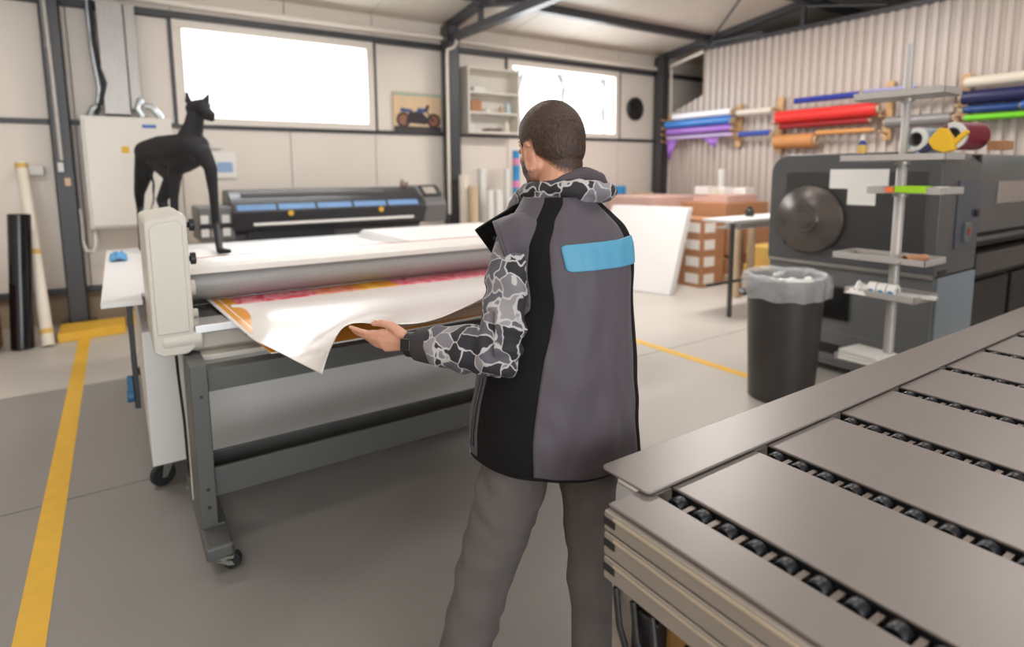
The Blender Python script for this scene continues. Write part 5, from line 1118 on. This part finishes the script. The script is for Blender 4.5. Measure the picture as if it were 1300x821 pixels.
# vest: panels of one padded surface that meet at the seams
ZR = [(.785, .242, .166, .000, .0), (.90, .238, .162, .002, .0), (1.03, .222, .158, .004, -.010), (1.14, .204, .152, .006, -.022), (1.24, .190, .148, .010, -.030), (1.33, .186, .146, .014, -.032), (1.40, .184, .138, .018, -.032), (1.445, .168, .122, .024, -.030), (1.485, .134, .102, .030, -.024), (1.515, .108, .090, .035, -.018), (1.53, .098, .083, .037, -.016)]
def ringp(z):
    return _ringp(z)
def _ringp(z):
    z = min(max(z, ZR[0][0]), ZR[-1][0])
    for k in range(len(ZR)-1):
        if z <= ZR[k+1][0]: break
    P_ = [Vector(r_[1:5]) for r_ in ZR]; f = (z-ZR[k][0])/(ZR[k+1][0]-ZR[k][0]); i = k
    p0, p1, p2, p3 = P_[max(i-1, 0)], P_[i], P_[i+1], P_[min(i+2, len(P_)-1)]
    return 0.5*((2*p1)+(p2-p0)*f+(2*p0-5*p1+4*p2-p3)*f*f+(-p0+3*p1-3*p2+p3)*f**3)
def VS(t, z, off=0.0):
    """vest surface: t degrees from the middle of the back toward the left side"""
    a, b, cf, cl = ringp(z); s, c = math.sin(R(t)), math.cos(R(t)); e = 2/2.12
    l = math.copysign(abs(s)**e, s); f = -math.copysign(abs(c)**e, c)
    fl = max(0, min(1, (abs(t)-80)/60))*max(0, min(1, (1.45-z)/0.2))*0.035
    q = Vector((s, c, z*3.0))
    w_ = 0.0065*noise.noise(Vector((s*2.2+c, z*5.5+1.3*s, 4)))+0.0035*noise.noise(Vector((s*6, z*11, 9)))
    w_ += 0.004*math.sin((z*1.0-0.25*s)*40+3*noise.noise(Vector((s*3, z*3, 1))))*max(0, min(1, (1.15-z)/.2))*max(0, min(1, (z-.85)/.1))*(0.4+.6*noise.noise(Vector((s*2, z*4, 6))))
    w_ += 0.006*max(0, 1-abs(z-1.0)/.06)*(-.5)*max(0, math.cos(R(t*1.2)))*0.6
    k = off+w_+fl
    z += .035*max(0, s)*max(0, min(1, (1.25-z)/.45))
    return CX+Ld*(cl+(a+k)*l)+Fd*(cf+(b+k)*f)+Up*z
def inv(px, py):
    best = None
    for T in range(-100, 131, 5):
        for Zi in range(0, 38):
            z = .78+.02*Zi; u, v = prj(VS(T, z)); q = VS(T, z)-CX
            if (q-Fd*ringp(z)[2]-Ld*ringp(z)[3]).dot(Vector((fw.x, fw.y, 0))) > 0.03: continue
            e = (u-px)**2+(v-py)**2
            if best is None or e < best[0]: best = (e, T, z)
    e, T, z = best; st_ = 2.5; sz = .01
    for _ in range(40):
        for dT, dz in ((st_, 0), (-st_, 0), (0, sz), (0, -sz)):
            u, v = prj(VS(T+dT, z+dz)); e2 = (u-px)**2+(v-py)**2
            if e2 < e: e, T, z = e2, T+dT, z+dz; break
        else: st_ *= .6; sz *= .6
    return T, z
def curve_from(pts):
    k = sorted((z, T) for T, z in (inv(*p) for p in pts))
    def f(z):
        if z <= k[0][0]: return k[0][1]
        for (z0, t0), (z1, t1) in zip(k[:-1], k[1:]):
            if z <= z1: s = (z-z0)/max(z1-z0, 1e-6); s = s*s*(3-2*s); return t0+(t1-t0)*s
        return k[-1][1]
    return f
sInner = curve_from([(714, 252), (703, 285), (697, 315), (699, 350), (703, 390), (698, 425), (690, 460), (681, 520), (677, 605)])
sOuterTop = curve_from([(692, 254), (680, 285), (673, 312), (671, 345), (675, 385)])
def sOuter(z):
    if z > 1.24: return sOuterTop(z)
    f = max(0, min(1, (1.24-z)/.10)); return sOuterTop(1.24)*(1-f)+92*f
def rInner(z): return -44-6*max(0, min(1, (1.30-z)/.3))
def rOuter(z): return -62-26*max(0, min(1, (1.24-z)/.14))
vest = empty('vest', (0, 0, 0)); vest.parent = person; vest.location = (0, 0, 0)
ZT_ = 1.53
def vpanel(name, ta, tb, z0, z1, material, nu, nv, off=0.0):
    def fn(u, v):
        z = z0+(z1-z0)*v; A = ta(z) if callable(ta) else ta; B = tb(z) if callable(tb) else tb
        puff = off+0.004*math.sin(math.pi*u)**0.5
        return VS(A+(B-A)*u, z, puff)
    o = MB().grid(fn, nu, nv).build(name, material, vest, solid=0.006); return o
vpanel('back_panel', rInner, sInner, .785, ZT_, M_vest, 44, 90)
vpanel('side_panel', sInner, sOuter, .785, ZT_, M_vestb, 24, 90, 0.0005)
vpanel('side_panel', rOuter, rInner, .785, ZT_, M_vestb, 24, 90, 0.0005)
vpanel('shoulder_yoke', sOuter, 118, 1.25, ZT_, M_vest, 24, 40); vpanel('shoulder_yoke', -118, rOuter, 1.25, ZT_, M_vest, 24, 40)
vpanel('front_panel', sOuter, 146, .785, 1.26, M_vest, 24, 60); vpanel('front_panel', -146, rOuter, .785, 1.26, M_vest, 24, 60)
vpanel('chest_panel', 118, 146, 1.25, 1.50, M_vestb, 10, 24); vpanel('chest_panel', -146, -118, 1.25, 1.50, M_vestb, 10, 24)
MB().tube([VS(t, .788, .003) for t in range(-146, 147, 4)], .005, 8).build('hem', M_vestb, vest)
# pocket zip on the left side
zp = [VS(97, 1.02-.02*i, .010) for i in range(11)]; MB().tube(zp, .004, 8).build('pocket_zip', M_black, vest)
MB().tube([VS(97, .84, .014), VS(98, .825, .018), VS(96, .80, .016)], .003, 8).build('zip_pull', M_steel, vest)
# light blue patch on the back
pc = [inv(711, 311), inv(797, 297), inv(801, 331), inv(719, 345)]
def patch(u, v):
    q = lambda a, b, k: a+(b-a)*k
    # rounded corners: pull the corners in a little
    du, dv = abs(u-.5)*2, abs(v-.5)*2; rc = max(0, (du-.9)*10)*max(0, (dv-.72)*3.6); s_ = 1-.10*rc
    u = .5+(u-.5)*(1-.02*rc); v = .5+(v-.5)*(1-.12*rc)
    t = q(q(pc[0][0], pc[1][0], u), q(pc[3][0], pc[2][0], u), v); z = q(q(pc[0][1], pc[1][1], u), q(pc[3][1], pc[2][1], u), v)
    return VS(t, z, 0.0085)
pt = MB().grid(patch, 40, 22).build('light_blue_patch', mat('light_blue_print', rgb(80, 150, 182), 0.55, var=0.03, scale=8), vest, solid=0.0016); pt['label'] = 'plain light blue patch across the back'
# armhole caps over both shoulders
for sgn, sj, el_ in ((1, shL, elL), (-1, shR, elR)):
    ax = (Ld*sgn*0.86+Fd*0.34-Up*0.30).normalized(); e1 = (Up-ax*Up.dot(ax)).normalized(); e2 = ax.cross(e1)*sgn
    def cap(u, v, sj=sj, ax=ax, e1=e1, e2=e2, sgn=sgn):
        g = R(-112+214*u); s = -.095+.134*v; r_ = (.067+.005*math.sin(math.pi*min(1, v*1.1)))*(1 if sgn > 0 else .8)*(.55+.45*min(1, v/.6)**.7)
        r_ += .003*noise.noise(Vector((u*9, v*4, 2)))
        return sj+Up*.004+ax*s+(e1*math.cos(g)+e2*math.sin(g)*1.04)*r_
    MB().grid(cap, 40, 14).build('armhole_cap', M_vest, vest, solid=0.009)
    MB().tube([Vector(cap(i/30, 1.0)) for i in range(31)], .0055, 8).build('armhole_piping', M_vest, vest)
# open collar on the left
A_ = ring([(716, 247, 1.615), (694, 250, 1.65), (668, 264, 1.69), (650, 290, 1.73), (640, 328, 1.77)]); B_ = ring([(712, 246, 1.61), (686, 249, 1.66), (645, 266, 1.70), (603, 292, 1.73), (631, 330, 1.775)])
def plin(P, t):
    k = len(P)-1; s = min(t*k, k-1e-6); i = int(s); return P[i].lerp(P[i+1], s-i)
MB().grid(lambda u, v: crom(A_, u).lerp(plin(B_, u), v)+Up*0.006*math.sin(math.pi*v), 41, 10).build('open_collar', M_vestb, vest, solid=0.01)
MB().cyl(atd(628, 302, 1.725), atd(628, 302, 1.713), .006).build('snap_button', M_black, vest)
A2 = [bp(-.06, -.01, 1.525), bp(-.095, .06, 1.515), bp(-.09, .13, 1.47), bp(-.07, .17, 1.38)]; B2 = [bp(-.07, -.015, 1.545), bp(-.125, .07, 1.53), bp(-.15, .16, 1.47), bp(-.10, .19, 1.36)]
MB().grid(lambda u, v: crom(A2, u).lerp(crom(B2, u), v), 24, 8).build('open_collar', M_vestb, vest, solid=0.01)

# trousers, shoes, watch
mb = MB()
chain(mb, [bp(.06, 0, .93), bp(-.06, 0, .93)], [.135, .135], 24)
chain(mb, [hipL+Ld*.005, hipL.lerp(knL, .5), knL], [.108, .094, .080], 24); chain(mb, [knL, knL.lerp(anL, .5), anL+Up*.01], [.078, .072, .062], 24)
chain(mb, [hipR+Ld*.005, hipR.lerp(knR, .5), knR], [.104, .082, .060], 24); chain(mb, [knR, knR.lerp(anR, .5), anR+Up*.01], [.060, .06, .056], 24)
tro = blob(mb, 'trousers', M_pants, 0.0075, 8, parent=person)
def tw(p):
    k = 0.006*noise.noise(p*11)+0.003*noise.noise(p*28)
    h_, kn_ = (hipL, knL) if (p-knL).length < (p-knR).length else (hipR, knR)
    t = (p-h_).dot((kn_-h_).normalized()); return k+0.004*math.sin((t+0.5*(p-h_).dot(Fd))*70+5*noise.noise(p*5))*(0.5+.5*noise.noise(p*7))
wrinkle(tro, tw)
for a_ in (anL, anR):
    mb = MB(); chain(mb, [a_+Up*-.035+Fd*-.035, a_+Up*-.04+Fd*.06, a_+Up*-.052+Fd*.15], [.048, .046, .034], 20); chain(mb, [a_+Up*-.01, a_+Up*.03], [.048, .046], 20)
    sh = blob(mb, 'shoe', mat('dark_shoe', rgb(44, 42, 44), 0.6, var=0.1), 0.006, 4, parent=person)
    zmin = min((v.co+base).z for v in sh.data.vertices)
    for v in sh.data.vertices:
        if (v.co+base).z < 0.004: v.co.z = 0.004-base.z
    so = [a_+Fd*f_+Ld*l_ for f_, l_ in ((-.09, -.035), (.05, -.045), (.16, -.04), (.19, 0), (.16, .04), (.05, .045), (-.09, .035))]
    MB().prism([(q.x, q.y) for q in so], 'z', 0.001, 0.026).build('sole', mat('pale_sole', rgb(190, 186, 180), 0.6), sh, bevel=0.006)
wv = (wrL-elL).normalized(); wc = wrL.lerp(elL, .015)
wt = MB().pipe(wc-wv*.012, wc+wv*.014, .0355, .030, 32).build('watch', M_rubber, person, bevel=.003)
wn = (-fw-wv*(-fw).dot(wv)).normalized(); wq = wc+wn*.036+Up*.004
MB().obox(wq, (.012, .032, .036), Matrix((wn, wv, wn.cross(wv))).transposed()).build('watch_case', M_glossblack, wt, bevel=.004)
MB().pipe(wc-wv*.0165, wc-wv*.0145, .0350, .031, 32).build('red_edge', M_red, wt)
